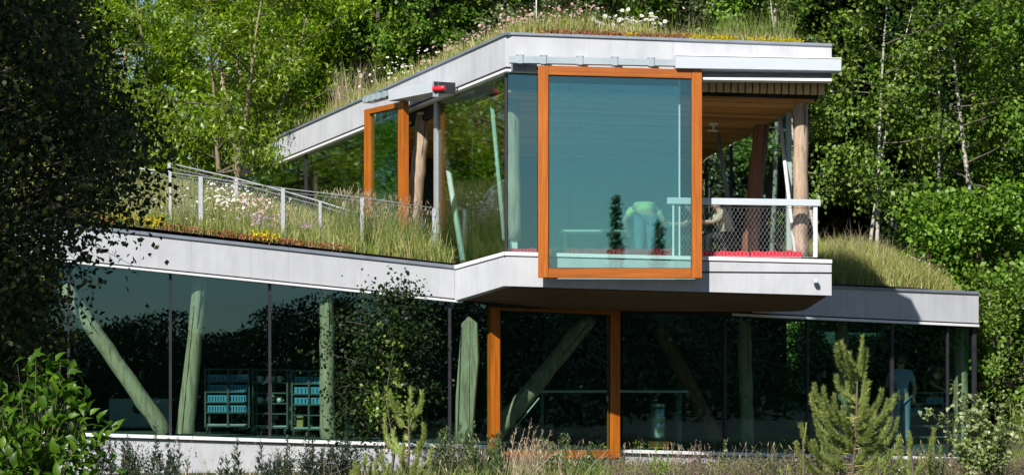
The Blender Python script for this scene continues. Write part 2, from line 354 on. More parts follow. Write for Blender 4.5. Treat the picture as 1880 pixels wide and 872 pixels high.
# --- roof slab, ceiling boards
def ceil_z(x, y): return 6.81 - 0.0316 * (x + 0.1) - 0.080 * (y - 39.0)
def facet_x(y): return UL.a.x + (UL.b.x - UL.a.x) * (y - UL.a.y) / (UL.b.y - UL.a.y)
def right_x(y): return 5.56 - (y - 38.9) * 0.235
def top_z(x, y):   # roof surface: through the tops of both bands
    zf = 7.83 - 0.037 * x
    return zf - 0.072 * (y - 38.8) if y > 38.8 else zf
foot = [(facet_x(39.2) + 0.2, 39.2), (5.52, 39.2), (right_x(46), 46), (right_x(52), 52), (facet_x(51.9) + 0.15, 51.9), (facet_x(45) + 0.15, 45)]
n = len(foot)
mb = MB(); mb.add([(x, y, ceil_z(x, y) + 0.07) for x, y in foot] + [(x, y, top_z(x, y) - 0.10) for x, y in foot],
                  [tuple(reversed(range(n))), tuple(range(n, 2 * n))] + [(i, (i + 1) % n, n + (i + 1) % n, n + i) for i in range(n)])
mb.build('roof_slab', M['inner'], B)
rngc = random.Random(2); y = 39.22
while y < 48.0:
    y1 = y + 0.235
    q = []
    for (yy) in (y, y1):
        for xx in (facet_x(yy) + 0.25, right_x(yy) - 0.05): q.append(Vector((xx, yy, ceil_z(xx, yy))))
    dz_ = Vector((0, 0, rngc.uniform(0, .018)))
    MB().hexa([q[0] + dz_, q[1] + dz_, q[3] + dz_, q[2] + dz_], (0, 0, 0.045)).build('ceiling_board', M[rngc.choice(('plank', 'plank', 'plank_pale', 'plank_dark'))], B)
    y = y1 + 0.005
for k in range(17):
    px = 1290 + k * 13.3; pyb = 150.5 + (px - 1290) * 0.03
    MB().pbox(px, pyb - 2, px + 10.6, pyb + 17, 38.98, 0.14).build('batten', M['batten'], B)
MB().pbox(1240, 146, 1520, 170, 39.13, 0.02).build('batten_backing', M['soffit'], B)
# --- upper floor slab with its bands
st = ((925, 462), (1527, 476.5)); sb = ((925, 525), (1527, 542.5))
xs = [925, 1143, 1240, 1527]
for a, b_ in zip(xs[:-1], xs[1:]):
    if a == 1240:
        strip(UF, a, b_, shifted(st, 9), ((925, 495.5), (1527, 500.0)), 0.0, 0.2, 'fascia_panel', M['concrete'], gap=0.04)
        strip(UF, a, b_, ((925, 498.5), (1527, 503.0)), sb, 0.005, 0.2, 'fascia_panel', M['concrete'], gap=0.04)
        strip(UF, a, b_, ((925, 494.5), (1527, 499.0)), ((925, 499.0), (1527, 504.0)), -0.03, 0.15, 'shadow_gap', M['dark'], bevel=0)
    else:
        strip(UF, a, b_, shifted(st, 9), sb, 0, 0.2, 'fascia_panel', M['concrete'], gap=0.04)
strip(UF, 924.6, 1528, st, shifted(st, 7.0), 0.03, 0.36, 'ledge_capping', M['white'], bevel=0.005)
strip(UF, 926, 1526, shifted(st, 6.6), shifted(st, 9.5), -0.02, 0.15, 'shadow_gap', M['dark'], bevel=0)
lt = ((835, 487), (925, 462)); lb = ((835, 552), (925, 525))
strip(SL, 835, 925, shifted(lt, 9), lb, 0, 0.2, 'fascia_panel', M['concrete'])
strip(SL, 834, 925, lt, shifted(lt, 7), 0.03, 0.5, 'ledge_capping', M['white'], bevel=0.005)
strip(SL, 835.5, 924.5, shifted(lt, 6.6), shifted(lt, 9.5), -0.02, 0.15, 'shadow_gap', M['dark'], bevel=0)
ff = [(SL.a.x, SL.a.y + 0.22), (-0.14, 39.0), (5.66, 39.0), (5.2, 44.0), (4.0, 50), (-5.4, 50)]
n = len(ff); zt = [3.75] * n; zb = [3.16, 3.36, 3.18, 2.99, 2.99, 2.99]
mb = MB(); mb.add([(x, y, z) for (x, y), z in zip(ff, zb)] + [(x, y, z) for (x, y), z in zip(ff, zt)],
                  [tuple(reversed(range(n))), tuple(range(n, 2 * n))] + [(i, (i + 1) % n, n + (i + 1) % n, n + i) for i in range(n)])
mb.build('upper_floor', surf('pale_oak_floor', (0.36, 0.27, 0.17), (0.46, 0.35, 0.23), 3, 0.6, (1, 6, 1)), B)
# soffit boards under the jutting floor
def sof_z(x, y): 
    t = min(1.0, max(0.0, (y - 38.85) / 2.2)); zf = 3.31 - 0.030 * (x + 0.14); return zf + (2.93 - zf) * t
def lr_y(x): return LR.a.y + (LR.b.y - LR.a.y) * (x - LR.a.x) / (LR.b.x - LR.a.x)
for k in range(15):
    y0 = 38.99 + k * 0.215; y1 = y0 + 0.20
    xl = lambda yy: -0.12 - max(0, 0.75 * min(1, (yy - 38.99) / 1.0))
    xr = lambda yy: 5.62 - (yy - 39) * 0.05
    xa = max(xl(y0), (LR.a.x + (y0 - 0.1 - LR.a.y) / (LR.b.y - LR.a.y) * (LR.b.x - LR.a.x)) if y0 > 40.0 else -9)
    q = [Vector((xa, y0, sof_z(xa, y0))), Vector((xr(y0), y0, sof_z(5.6, y0))), Vector((xr(y1), y1, sof_z(5.6, y1))), Vector((xa, y1, sof_z(xa, y1)))]
    MB().hexa(q, (0, 0, 0.035)).build('soffit_board', M['soffit'], B)
# --- lower left band
at = ((165, 414.5), (835, 487)); ab = ((165, 481), (835, 549))
xs = [-260, -80, 100, 257, 352, 460, 530, 663, 835]
for a, b_ in zip(xs[:-1], xs[1:]):
    strip(LL, a, b_, shifted(at, 4), shifted(ab, -1), 0, 0.15, 'fascia_panel', M['concrete'], gap=0.04)
for a, b_ in zip([-260, 257, 530], [257, 530, 836]):
    strip(LL, a, b_, at, shifted(at, 6), 0.035, 0.4, 'roof_capping', M['cap'], gap=0.15)
strip(LL, -260, 836, shifted(ab, -1), shifted(ab, 1.5), -0.03, 0.1, 'shadow_gap', M['dark'], bevel=0)
strip(LL, -260, 850, shifted(ab, 1.5), shifted(ab, 5.5), 0.02, 0.16, 'soffit_trim', M['white'], bevel=0.004)
# --- lower right band
rt = ((1385, 518.5), (1797, 535.0)); rb = ((1139, 564.0), (1797, 594.0))
for a, b_ in zip([1380, 1590, 1700], [1590, 1700, 1797]):
    strip(LR, a, b_, shifted(rt, 4), shifted(rb, -1), 0, 0.15, 'fascia_panel', M['concrete'], gap=0.04)
strip(LR, 1385, 1798, rt, shifted(rt, 5), 0.035, 0.4, 'roof_capping', M['cap'])
strip(LR, 1139, 1797, shifted(rb, -1), shifted(rb, 1.5), -0.03, 0.1, 'shadow_gap', M['dark'], bevel=0)
strip(LR, 1139, 1798, shifted(rb, 1.5), shifted(rb, 6), 0.02, 0.16, 'soffit_trim', M['white'], bevel=0.004)
e = LR.p(1797, 535, 0); e2 = LR.p(1797, 594, 0)
MB().hexa([Vector((e.x - 0.15, e.y + 0.16, e2.z)), Vector((e.x + 0.5, e.y + 7, e2.z)), Vector((e.x + 0.5, e.y + 7, e.z)), Vector((e.x - 0.15, e.y + 0.16, e.z))], (-0.15, 0, 0)).build('fascia_panel', M['concrete'], B)
# --- sills and plinths
pt = ((165, 795), (900, 818.0)); qt = ((1139, 825.0), (1740, 839.0))
for F, a, b_, ln in ((LL, -260, 330, pt), (LL, 330, 899, pt), (LR, 1141, 1470, qt), (LR, 1470, 1800, qt)):
    lo = shifted(ln, 90); strip(F, a, b_, shifted(ln, 9), lo, -0.02, 0.25, 'plinth_panel', M['concrete'], gap=0.2)
    strip(F, a, b_, ln, shifted(ln, 6.0), 0.05, 0.32, 'sill', M['white'], gap=0.1, bevel=0.005)
    strip(F, a, b_, shifted(ln, 5.5), shifted(ln, 10), -0.05, 0.15, 'shadow_gap', M['cap'], bevel=0)
# --- lower floor, back wall, inner ceiling
def lfz(x): return float(np.interp(x, [-12, -6, -0.9, 2, 10.6], [.66, .62, .41, .29, .20]))
LF = 0.3
V = []; fxs = [-11.9, -9, -7, -5, -3, -0.95, -0.3, 2, 4, 6, 8, 9.6]
for x in fxs:
    yf = (LL.a.y + (x - LL.a.x) * (LL.b.y - LL.a.y) / (LL.b.x - LL.a.x) if x < -.6 else lr_y(x)) + .34
    V += [(x, yf, lfz(x)), (x, 51, lfz(x)), (x, 51, lfz(x) - .3), (x, yf, lfz(x) - .3)]
mb = MB(); mb.add(V, [(4 * i + a, 4 * i + (a + 1) % 4, 4 * i + 4 + (a + 1) % 4, 4 * i + 4 + a) for i in range(len(fxs) - 1) for a in range(4)] + [(3, 2, 1, 0), tuple(4 * (len(fxs) - 1) + k for k in range(4))])
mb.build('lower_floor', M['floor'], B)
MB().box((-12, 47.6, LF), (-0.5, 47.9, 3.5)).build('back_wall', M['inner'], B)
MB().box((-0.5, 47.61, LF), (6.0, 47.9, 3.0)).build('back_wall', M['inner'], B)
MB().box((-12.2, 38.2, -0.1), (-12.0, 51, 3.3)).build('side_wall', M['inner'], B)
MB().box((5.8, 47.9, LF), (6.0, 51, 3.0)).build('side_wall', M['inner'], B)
# roof plates of the lower storey (under the turf)
def left_roof_z(px, s):
    """s = metres behind the band; returns world point of the turf surface"""
    d0 = LL.d(px); f = LL.p(px, yl(at, px), 0)
    k = 0.11 + (668 - px) / 338 * 0.075; k = min(0.24, max(0.085, k))
    return Vector((f.x, f.y + s, f.z + 0.02 + k * min(s, 5.0) + 0.03 * max(0, s - 5.0)))
def grid_sheet(name, fn, us, vs, mat, parent, thick=0.0):
    V = [fn(u, v) for v in vs for u in us]; nu = len(us); nv = len(vs)
    F = [(j * nu + i, j * nu + i + 1, (j + 1) * nu + i + 1, (j + 1) * nu + i) for j in range(nv - 1) for i in range(nu - 1)]
    mb = MB(); mb.add(V, F, True)
    if thick:
        mb.add([Vector(v) - Vector((0, 0, thick)) for v in V], [tuple(reversed(f)) for f in F])
    return mb.build(name, mat, parent)
grid_sheet('roof_turf', left_roof_z, list(np.linspace(-260, 834, 24)), list(np.linspace(0.3, 12.5, 12)), M['soil'], B, 0.12)
def right_roof_z(px, s):
    f = LR.p(px, yl(rt, px), 0)
    return Vector((f.x + 0.02 * s, f.y + s, f.z - 0.02 + (0.17 * s - 0.005 * s * s) * min(1, max(0.1, (1793 - px) / 130)) + (0.10 * max(0, 1 - ((px - 1640) / 110) ** 2)) * min(1, s / 3)))
grid_sheet('roof_turf', right_roof_z, list(np.linspace(1385, 1793, 12)), list(np.linspace(0.3, 7.5, 9)), M['soil'], B, 0.12)
def up_roof_z(x, y):
    e_ = max(0.0, x - facet_x(y) - 0.35) if y > 38.8 else 1.0; s_ = max(0, y - 39.0)
    return top_z(x, y) - 0.03 + 0.17 * min(min(s_, e_), 1.4) + 0.03 * min(s_, e_)
mb = MB()
gx = np.linspace(0, 1, 14); gy = np.linspace(39.15, 50.5, 14); V = []
for yy in gy:
    a = facet_x(yy) + 0.35; b_ = right_x(yy)
    for t in gx: V.append((lerp(a, b_, t), yy, up_roof_z(lerp(a, b_, t), yy) - 0.03))
mb.add(V, [(j * 14 + i, j * 14 + i + 1, (j + 1) * 14 + i + 1, (j + 1) * 14 + i) for j in range(13) for i in range(13)], True)
mb.build('roof_turf', M['soil'], B)
# ceiling of the lower storey
def cz(x, y): return 2.97
mb = MB(); cl = [(-11.9, LL.p(-250, 500, -0.3).y), (-1.0, 40.3), (-0.3, 40.35), (LR.p(1795, 700, -0.25).x, LR.p(1795, 700, -0.25).y), (10.5, 50.8), (-11.9, 50.8)]
zl = [LL.p(-260, yl(ab, -260)).z, 3.05, 2.95, 2.70, 2.75, 3.4]; n = 6
mb.add([(x, y, z + 0.02) for (x, y), z in zip(cl, zl)] + [(x, y, z + 0.12) for (x, y), z in zip(cl, zl)], [(0, 1, 2), (0, 2, 5), (2, 3, 4), (2, 4, 5), (6, 8, 7), (6, 11, 8), (8, 10, 9), (8, 11, 10)] + [(i, (i + 1) % n, n + (i + 1) % n, n + i) for i in range(n)])
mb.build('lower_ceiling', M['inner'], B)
# --- glazing
def pane(F, px0, px1, top, bot, off, mat='glass', name='window_pane', gap=0.35, th=0.02, parent=B):
    q = [F.p(px0 + gap, yl(bot, px0), off), F.p(px1 - gap, yl(bot, px1), off), F.p(px1 - gap, yl(top, px1), off), F.p(px0 + gap, yl(top, px0), off)]
    return MB().hexa(q, F.n3 * -th).build(name, M[mat], parent)
def bar(F, px, wpx, top, bot, off, th, name, mat, parent=B):
    return strip(F, px - wpx / 2, px + wpx / 2, top, bot, off, th, name, mat, parent, bevel=0.002)
gl_t = shifted(ab, 3); gl_b = shifted(pt, -0.5)
for a, b_ in ((-260, -60), (-60, 126), (126, 313), (313, 495.5), (495.5, 660), (660, 826), (826, 896)):
    pane(LL, a, b_, gl_t, gl_b, -0.14)
for px in (-60, 126, 313, 495.5, 826):
    bar(LL, px, 5.0, gl_t, gl_b, -0.115, 0.06, 'mullion', M['mullion'])
gr_t = shifted(rb, 3); gr_b = shifted(qt, -0.5)
for a, b_ in ((1143, 1332), (1332, 1484), (1484, 1639), (1639, 1741), (1741, 1789)):
    pane(LR, a, b_, gr_t, gr_b, -0.14)
for px, wd in ((1332, 5), (1639, 5), (1484, 4), (1741, 3), (1790, 6)):
    bar(LR, px, wd, gr_t, gr_b, -0.115, 0.07, 'mullion', M['mullion'])
cor = LR.p(1789, 700, -0.14)
for k in range(3):   # glazed right-hand end and the back of the end bay
    a = Vector((cor.x + 0.02 + k * 0.25, cor.y + 0.05 + k * 2.2, 0)); b_ = Vector((cor.x + 0.02 + (k + 1) * 0.25, cor.y + (k + 1) * 2.2, 0))
    MB().hexa([a + Vector((0, 0, LF)), b_ + Vector((0, 0, LF)), b_ + Vector((0, 0, 2.72)), a + Vector((0, 0, 2.72))], (-0.02, 0, 0)).build('window_pane', M['glass'], B)
for k in range(3):
    x0 = 6.05 + k * 1.5
    MB().box((x0, 50.6, LF), (x0 + 1.46, 50.62, 2.75)).build('window_pane', M['glass'], B)
    MB().box((x0 + 1.465, 50.57, LF), (x0 + 1.495, 50.65, 2.75)).build('mullion', M['mullion'], B)
# upper front glass
fl = ((928, 130), (1527, 150)); fb = ((928, 461.5), (1527, 476))
pane(UF, 931, 1046, fl, fb, -0.16, 'glass_coated'); pane(UF, 1046, 1246, fl, fb, -0.16, 'glass_coated')
bar(UF, 929.5, 3.5, fl, fb, -0.13, 0.08, 'corner_mullion', M['mullion'])
bar(UF, 1247.5, 3.0, fl, fb, -0.15, 0.05, 'pane_edge', M['strut'])
# upper left glass
gt = ((928, 130), (500, 303)); gb = ((928, 463), (500, 420))
gb2 = ((928, 462), (835, 488))
for a, b_ in ((440, 560), (560, 667), (667, 745)):
    pane(UL, a, b_, gt, ((928, 470), (500, 455)), -0.10, 'glass_side')
pane(UL, 803, 866, gt, ((928, 462), (803, 500)), -0.10, 'glass_side'); pane(UL, 866, 927, gt, ((928, 462), (803, 500)), -0.10, 'glass_side')
bar(UL, 798.5, 5.0, shifted(gt, -2), ((928, 470), (500, 455)), -0.06, 0.05, 'steel_post', M['steel'])
bar(UL, 560, 3.0, gt, ((928, 470), (500, 455)), -0.08, 0.05, 'mullion', M['mullion'])
bar(UL, 927, 2.0, gt, ((928, 462), (803, 500)), -0.06, 0.05, 'mullion', M['mullion'])
# glazed side of the open corner
sa = Vector((5.08, 40.2)); sbk = Vector((4.05, 45.6))
for k in range(3):
    a = sa.lerp(sbk, k / 3); b_ = sa.lerp(sbk, (k + 1) / 3 - 0.01)
    MB().hexa([Vector((a.x, a.y, 3.76)), Vector((b_.x, b_.y, 3.76)), Vector((b_.x, b_.y, ceil_z(b_.x, b_.y))), Vector((a.x, a.y, ceil_z(a.x, a.y)))], (-0.02, 0, 0)).build('window_pane', M['glass'], B)
    MB().box((b_.x - 0.03, b_.y - 0.02, 3.76), (b_.x + 0.03, b_.y + 0.05, ceil_z(b_.x, b_.y))).build('mullion', M['mullion'], B)
MB().box((5.05, 40.05, 3.76), (5.14, 40.19, ceil_z(5.1, 40.1))).build('side_post', surf('pale_green_post', (0.28, 0.38, 0.36), (0.34, 0.45, 0.42), 4, 0.4), B)
MB().box((-3.2, 46.4, 3.76), (4.05, 46.6, 6.6)).build('core_wall', M['inner'], B)
# --- big sliding windows (frame of four orange rails, one pane each)
def frame_front(name, label_part, x0, x1, t, bo, sw, tw, bw, d, th, mat):
    """t, bo: (y at x0, y at x1)"""
    ft = ((x0, t[0]), (x1, t[1])); fbm = ((x0, bo[0]), (x1, bo[1])); F = UF if d is None else d
    w_ = MB()
    q = lambda a, b_, tp, bt, o: [F.p(a, yl(bt, a), o), F.p(b_, yl(bt, b_), o), F.p(b_, yl(tp, b_), o), F.p(a, yl(tp, a), o)]
    w_.hexa(q(x0, x0 + sw, ft, fbm, label_part), F.n3 * -th)
    r = w_.build(name, M['orange_v'], B, 0.006)
    MB().hexa(q(x1 - sw, x1, ft, fbm, label_part), F.n3 * -th).build('stile', M['orange_v'], r, 0.006)
    MB().hexa(q(x0 + sw + 0.2, x1 - sw - 0.2, ft, shifted(ft, tw), label_part - 0.004), F.n3 * -(th - 0.02)).build('rail', M['orange_h'], r, 0.006)
    MB().hexa(q(x0 + sw + 0.2, x1 - sw - 0.2, shifted(fbm, -bw), fbm, label_part - 0.004), F.n3 * -(th - 0.02)).build('rail', M['orange_h'], r, 0.006)
    # dark rebate round the glass
    i0, i1 = x0 + sw, x1 - sw; it = shifted(ft, tw); ib = shifted(fbm, -bw); g = 1.4
    m2 = MB()
    for a, b_, tp, bt in ((i0, i0 + g, it, ib), (i1 - g, i1, it, ib), (i0 + g, i1 - g, it, shifted(it, g)), (i0 + g, i1 - g, shifted(ib, -g), ib)):
        m2.hexa(q(a, b_, tp, bt, label_part - 0.03), F.n3 * -0.05)
    m2.build('glazing_bead', M['dark'], r)
    pn = MB().hexa(q(i0 + g * 0.6, i1 - g * 0.6, shifted(it, g * 0.6), shifted(ib, -g * 0.6), label_part - 0.05), F.n3 * -0.02).build('window_pane', M[mat], r)
    return r
frame_front('sliding_window', 0.36, 988, 1289, (120.5, 128.5), (509.5, 510.5), 19, 17, 17, UF, 0.17, 'glass_coated')
frame_front('sliding_window', 0.16, 901, 1139, (555, 565), (842, 840), 17.5, 13, 15, LR, 0.17, 'glass')
# left sliding window: stands off the falling facade
frame_front('sliding_window', 0.34, 668, 739.5, (202, 186), (470, 478), 9, 10, 11, UL, 0.13, 'glass')
# --- sliding gear: rail with brackets and the cover boxes
tr = MB().hexa([UF.p(935, 116.0, 0.30), UF.p(1244, 122.0, 0.30), UF.p(1244, 110.0, 0.30), UF.p(935, 103.0, 0.30)], (0, 0.13, 0)).build('sliding_track', M['track'], B, 0.006)
for px in (955, 998, 1065, 1129, 1196):
    yb = yl(((935, 103), (1244, 110)), px)
    m2 = MB(); m2.hexa([UF.p(px - 5, yb + 13.5, 0.32), UF.p(px + 5, yb + 13.5, 0.32), UF.p(px + 5, yb - 1.5, 0.32), UF.p(px - 5, yb - 1.5, 0.32)], (0, 0.17, 0))
    m2.hexa([UF.p(px - 7, yb - 1.6, 0.28), UF.p(px + 7, yb - 1.6, 0.28), UF.p(px + 7, yb - 3.6, 0.28), UF.p(px - 7, yb - 3.6, 0.28)], (0, 0.26, 0))
    m2.build('bracket', M['track'], tr, 0.003)
m2 = MB(); m2.hexa([UF.p(957, 123, 0.2), UF.p(961, 123, 0.2), UF.p(961, 115, 0.2), UF.p(957, 115, 0.2)], (0, 0.2, 0)); m2.hexa([UF.p(953, 118, 0.19), UF.p(965, 118, 0.19), UF.p(965, 116, 0.19), UF.p(953, 116, 0.19)], (0, 0.18, 0)); m2.build('end_stop', M['cap'], tr)
MB().hexa([UF.p(938, 131, 0.05), UF.p(985, 131.5, 0.05), UF.p(985, 117, 0.05), UF.p(938, 115, 0.05)], (0, 0.05, 0)).build('backing_plate', M['cap'], B)
strip(UF, 1291, 1527, ((1291, 142.5), (1527, 144.5)), ((1291, 147), (1527, 150)), 0.33, 0.30, 'soffit_trim', M['white'], bevel=0.004)
cv = MB().hexa([UF.p(1240.5, 126, 0.44), UF.p(1545, 131, 0.44), UF.p(1545, 107, 0.44), UF.p(1240.5, 101, 0.44)], (0, 0.40, 0)).build('track_cover', M['cover'], B, 0.008)
MB().hexa([UF.p(1291, 143, 0.03), UF.p(1526, 149, 0.03), UF.p(1526, 132, 0.03), UF.p(1291, 127, 0.03)], (0, 0.03, 0)).build('track_back_plate', M['cap'], B)
MB().hexa([UF.p(1241, 102.5, 0.452), UF.p(1545, 108.3, 0.452), UF.p(1545, 106.6, 0.452), UF.p(1240.5, 100.4, 0.452)], (0, 0.42, 0)).build('cover_lip', M['white'], cv)
tl = MB().hexa([UL.p(665, 190, 0.40), UL.p(718, 175, 0.40), UL.p(718, 166.0, 0.40), UL.p(665, 180, 0.40)], UL.n3 * -0.22).build('sliding_track', M['track'], B, 0.006)
for px in (670, 681, 692, 703):
    yb = yl(((665, 180), (718, 166)), px); MB().hexa([UL.p(px - 2, yb + 10.5, 0.42), UL.p(px + 2, yb + 9.5, 0.42), UL.p(px + 2, yb - 3, 0.42), UL.p(px - 2, yb - 2, 0.42)], UL.n3 * -0.1).build('bracket', M['track'], tl)
cv = MB().hexa([UL.p(713, 186, 0.52), UL.p(796, 170, 0.52), UL.p(796, 151, 0.52), UL.p(713, 167, 0.52)], UL.n3 * -0.40).build('track_cover', M['cover'], B, 0.008)
MB().hexa([UL.p(796.2, 171, 0.53), UL.p(798.2, 171, 0.53), UL.p(798.2, 150, 0.53), UL.p(796.2, 150, 0.53)], UL.n3 * -0.42).build('end_plate', M['dark'], cv)
# --- log columns and steel struts
rngp = random.Random(5)
def log(px0, py0, px1, py1, d0, d1, w0, w1, mat, name='log_column', parent=B, crack=True):
    a = P(px0, py0, d0); b_ = P(px1, py1, d1); N = 14; pts = []; rr = []
    for i in range(N + 1):
        t = i / N; p = a.lerp(b_, t); p.x += rngp.uniform(-.012, .012); p.y += rngp.uniform(-.012, .012); pts.append(p)
        rr.append(lerp(w0 * d0, w1 * d1, t) / FPX / 2 * rngp.uniform(0.965, 1.035))
    o = MB().tube(pts, rr, 14, True, True, 0.03, rngp).build(name, M[mat], parent)
    if crack:
        m2 = MB(); c = a.lerp(b_, 0.05); e_ = a.lerp(b_, 0.42); r = lerp(w0, w1, 0.2) * d0 / FPX / 2
        off = Vector((r * 0.35, -r * 0.94, 0)); m2.tube([c + off, c.lerp(e_, .3) + off + Vector((.01, 0, 0)), c.lerp(e_, .65) + off, e_ + off], [0.004, 0.009, 0.008, 0.002], 5); m2.build('drying_crack', M['dark'], o)
    return o
log(1471, 158, 1469, 474, 39.45, 39.4, 26, 30, 'log')
lg = log(1402, 196, 1375, 474, 41.6, 41.6, 27, 31, 'log_dark')
log(778, 212, 753, 450, 42.6, 42.42, 26, 31, 'log')
log(942, 118, 943, 440, 39.9, 39.9, 25, 27, 'log'); 
log(640, 285, 632, 480, 48.5, 48.5, 17, 19, 'log', crack=False); log(565, 300, 560, 480, 51.5, 51.5, 20, 22, 'log', crack=False)
MB().pbox(936, 440, 950, 475, 39.84, 0.16).build('column_shoe', M['strut'], B)
log(368, 508, 342, 796, 39.34, 39.28, 26, 31, 'log'); MB().hexa([P(352, 560, 39.18), P(356, 560, 39.18), P(333, 796, 39.12), P(322, 796, 39.12)], (0, .1, 0)).build('column_plank', M['log'], B)
log(116, 525, 305, 796, 38.86, 39.15, 27, 31, 'log'); log(600, 530, 602, 806, 39.85, 39.85, 26, 29, 'log')
log(1082, 585, 908, 798, 42.4, 41.5, 29, 33, 'log'); log(1366, 585, 1372, 828, 44.2, 44.2, 24, 26, 'log'); log(1765, 596, 1763, 820, 46.2, 46.2, 28, 28, 'log')
log(1210, 600, 1320, 815, 44.6, 44.2, 28, 30, 'log_dark'); log(1547, 590, 1549, 826, 45.4, 45.4, 20, 22, 'log')
m2 = MB(); sh = [(847, 594), (861, 580), (876, 593), (878, 660), (872, 730), (866, 812), (833, 812), (836, 735), (842, 660)]
fr = [P(x, y_, 40.27) for x, y_ in sh]; bk = [p + Vector((0.02, 0.2, 0)) for p in fr]; n = len(fr)
m2.add(fr + bk, [tuple(range(n)), tuple(range(2 * n - 1, n - 1, -1))] + [(i, n + i, n + (i + 1) % n, (i + 1) % n) for i in range(n)]).build('split_log', M['log'], B, 0.01)
MB().hexa([P(846, 600, 40.26), P(848, 600, 40.26), P(841, 812, 40.26), P(839, 812, 40.26)], (0, .02, 0)).build('drying_crack', M['dark'], B)
MB().hexa([P(862.4, 590, 40.265), P(863.2, 590, 40.265), P(862, 800, 40.265), P(861, 800, 40.265)], (0, .02, 0)).build('drying_crack', M['dark'], B)
for (a, b_, c, e_, d0, d1, r, mt) in ((1428, 186, 1461, 474, 40.6, 39.2, .036, 'strut'), (1316, 232, 1346, 430, 42.5, 42.5, .04, 'cap'), (902, 180, 926, 440, 40.2, 39.6, .04, 'strut'), (806, 205, 850, 480, 44.0, 41.6, .055, 'strut'), (700, 240, 745, 225, 46.0, 45.5, .05, 'strut')):
    MB().tube([P(a, b_, d0), P(c, e_, d1)], r, 10).build('steel_strut', M[mt], B)
for px, py, d in ((1403, 194, 41.55), (781, 212, 42.55)):
    c = P(px, py, d); MB().tube([c, c + Vector((0, 0, 0.05))], 0.16, 16).build('column_head', M['strut'], B); MB().tube([c + Vector((0, 0, .05)), c + Vector((0, 0, 0.5))], 0.03, 8).build('head_pin', M['strut'], B)
m2 = MB(); m2.pbox(1303, 216, 1318, 230, 41.5, 0.15); m2.tube([P(1310, 230, 41.55), P(1310, 240, 41.55)], .02, 6); m2.tube([P(1299, 240, 41.55), P(1318, 241, 41.55)], .02, 6)
tag(m2.build('ceiling_spotlight', M['white'], None, 0.01), 'small white box spotlight under the wooden ceiling of the open corner', 'spotlight')
m2 = MB(); m2.tube([UF.p(1498, 514.5, 0.02), UF.p(1496, 515, 0.12)], .02, 8); m2.box(tuple(UF.p(1494, 519, 0.16)), tuple(UF.p(1500, 512, 0.06)))
tag(m2.build('wall_lamp', M['cover'], None, 0.004), 'tiny pale fitting on the concrete band under the balcony', 'lamp')
# red alarm
c = UL.p(808, 162, 0.45); al = thing('alarm_sounder', 'red alarm sounder fixed beside the end of the left track cover', 'alarm', c)
MB().tube([c + Vector((-0.09, 0.05, -.01)), c + Vector((0.09, -0.08, -.01))], [0.055, 0.048], 14).build('housing', M['redplastic'], al, 0.01)
MB().tube([c + Vector((-0.12, 0.06, -.01)), c + Vector((-0.085, 0.04, -.01))], 0.062, 14).build('base', M['redplastic'], al)
MB().box(tuple(c + Vector((-0.14, 0.05, -0.16))), tuple(c + Vector((-0.03, 0.12, 0.12)))).build('mounting_box', M['cap'], al, 0.005)
# balcony guard
gd = thing('balcony_railing', 'balcony railing of a broad pale handrail over stainless wire net at the open corner', 'railing', P(1400, 474, 38.95))
MB().hexa([P(1225, 374.5, 38.9), P(1507, 378.5, 38.9), P(1507, 366.5, 38.9), P(1225, 362.5, 38.9)], (0, 0.11, 0)).build('handrail', M['cover'], gd, 0.006)
MB().hexa([P(1493.5, 472, 38.93), P(1501, 472, 38.93), P(1501, 378, 38.93), P(1493.5, 378, 38.93)], (0, 0.06, 0)).build('post', M['strut'], gd, 0.004)
MB().hexa([P(1234.5, 470, 38.93), P(1238, 470, 38.93), P(1238, 374, 38.93), P(1234.5, 374, 38.93)], (0, 0.05, 0)).build('post', M['strut'], gd, 0.004)
nt_ = MB(); X0, X1, Y0, Y1, dN = 1240, 1494, 379.5, 470, 38.965
def wire(a, b_, r=0.0018, n=3): nt_.tube([a, b_], r, n, False)
wire(P(X0, Y0, dN), P(X1, Y0 + 3, dN), .006); wire(P(X0, Y1, dN), P(X1, Y1 + 2, dN), .006)
H = Y1 - Y0; sp = 7.6; sl_ = 0.62
k = X0 - H * sl_
while k < X1 + H * sl_:
    for s_ in (1, -1):
        xa, xb = k, k + s_ * H * sl_; pts = []
        def clip(xa, ya, xb, yb):
            t0, t1 = 0.0, 1.0; dx = xb - xa
            for lim, sg in ((X0, 1), (X1, -1)):
                f0 = (xa - lim) * sg; f1 = (xb - lim) * sg
                if f0 < 0 and f1 < 0: return None
                if f0 < 0: t0 = max(t0, f0 / (f0 - f1))
                elif f1 < 0: t1 = min(t1, f0 / (f0 - f1))
            return (xa + dx * t0, ya + (yb - ya) * t0, xa + dx * t1, ya + (yb - ya) * t1) if t1 > t0 else None
        c_ = clip(xa, Y0, xb, Y1)
        if c_: wire(P(c_[0], c_[1], dN + 0.004 * s_), P(c_[2], c_[3], dN + 0.004 * s_))
    k += sp
nt_.build('wire_net', M['net'], gd)
m2 = MB(); m2.tube([P(1302, 345, 39.3), P(1302, 392, 39.3)], .01, 6); m2.build('hanging_rod', M['strut'], B)
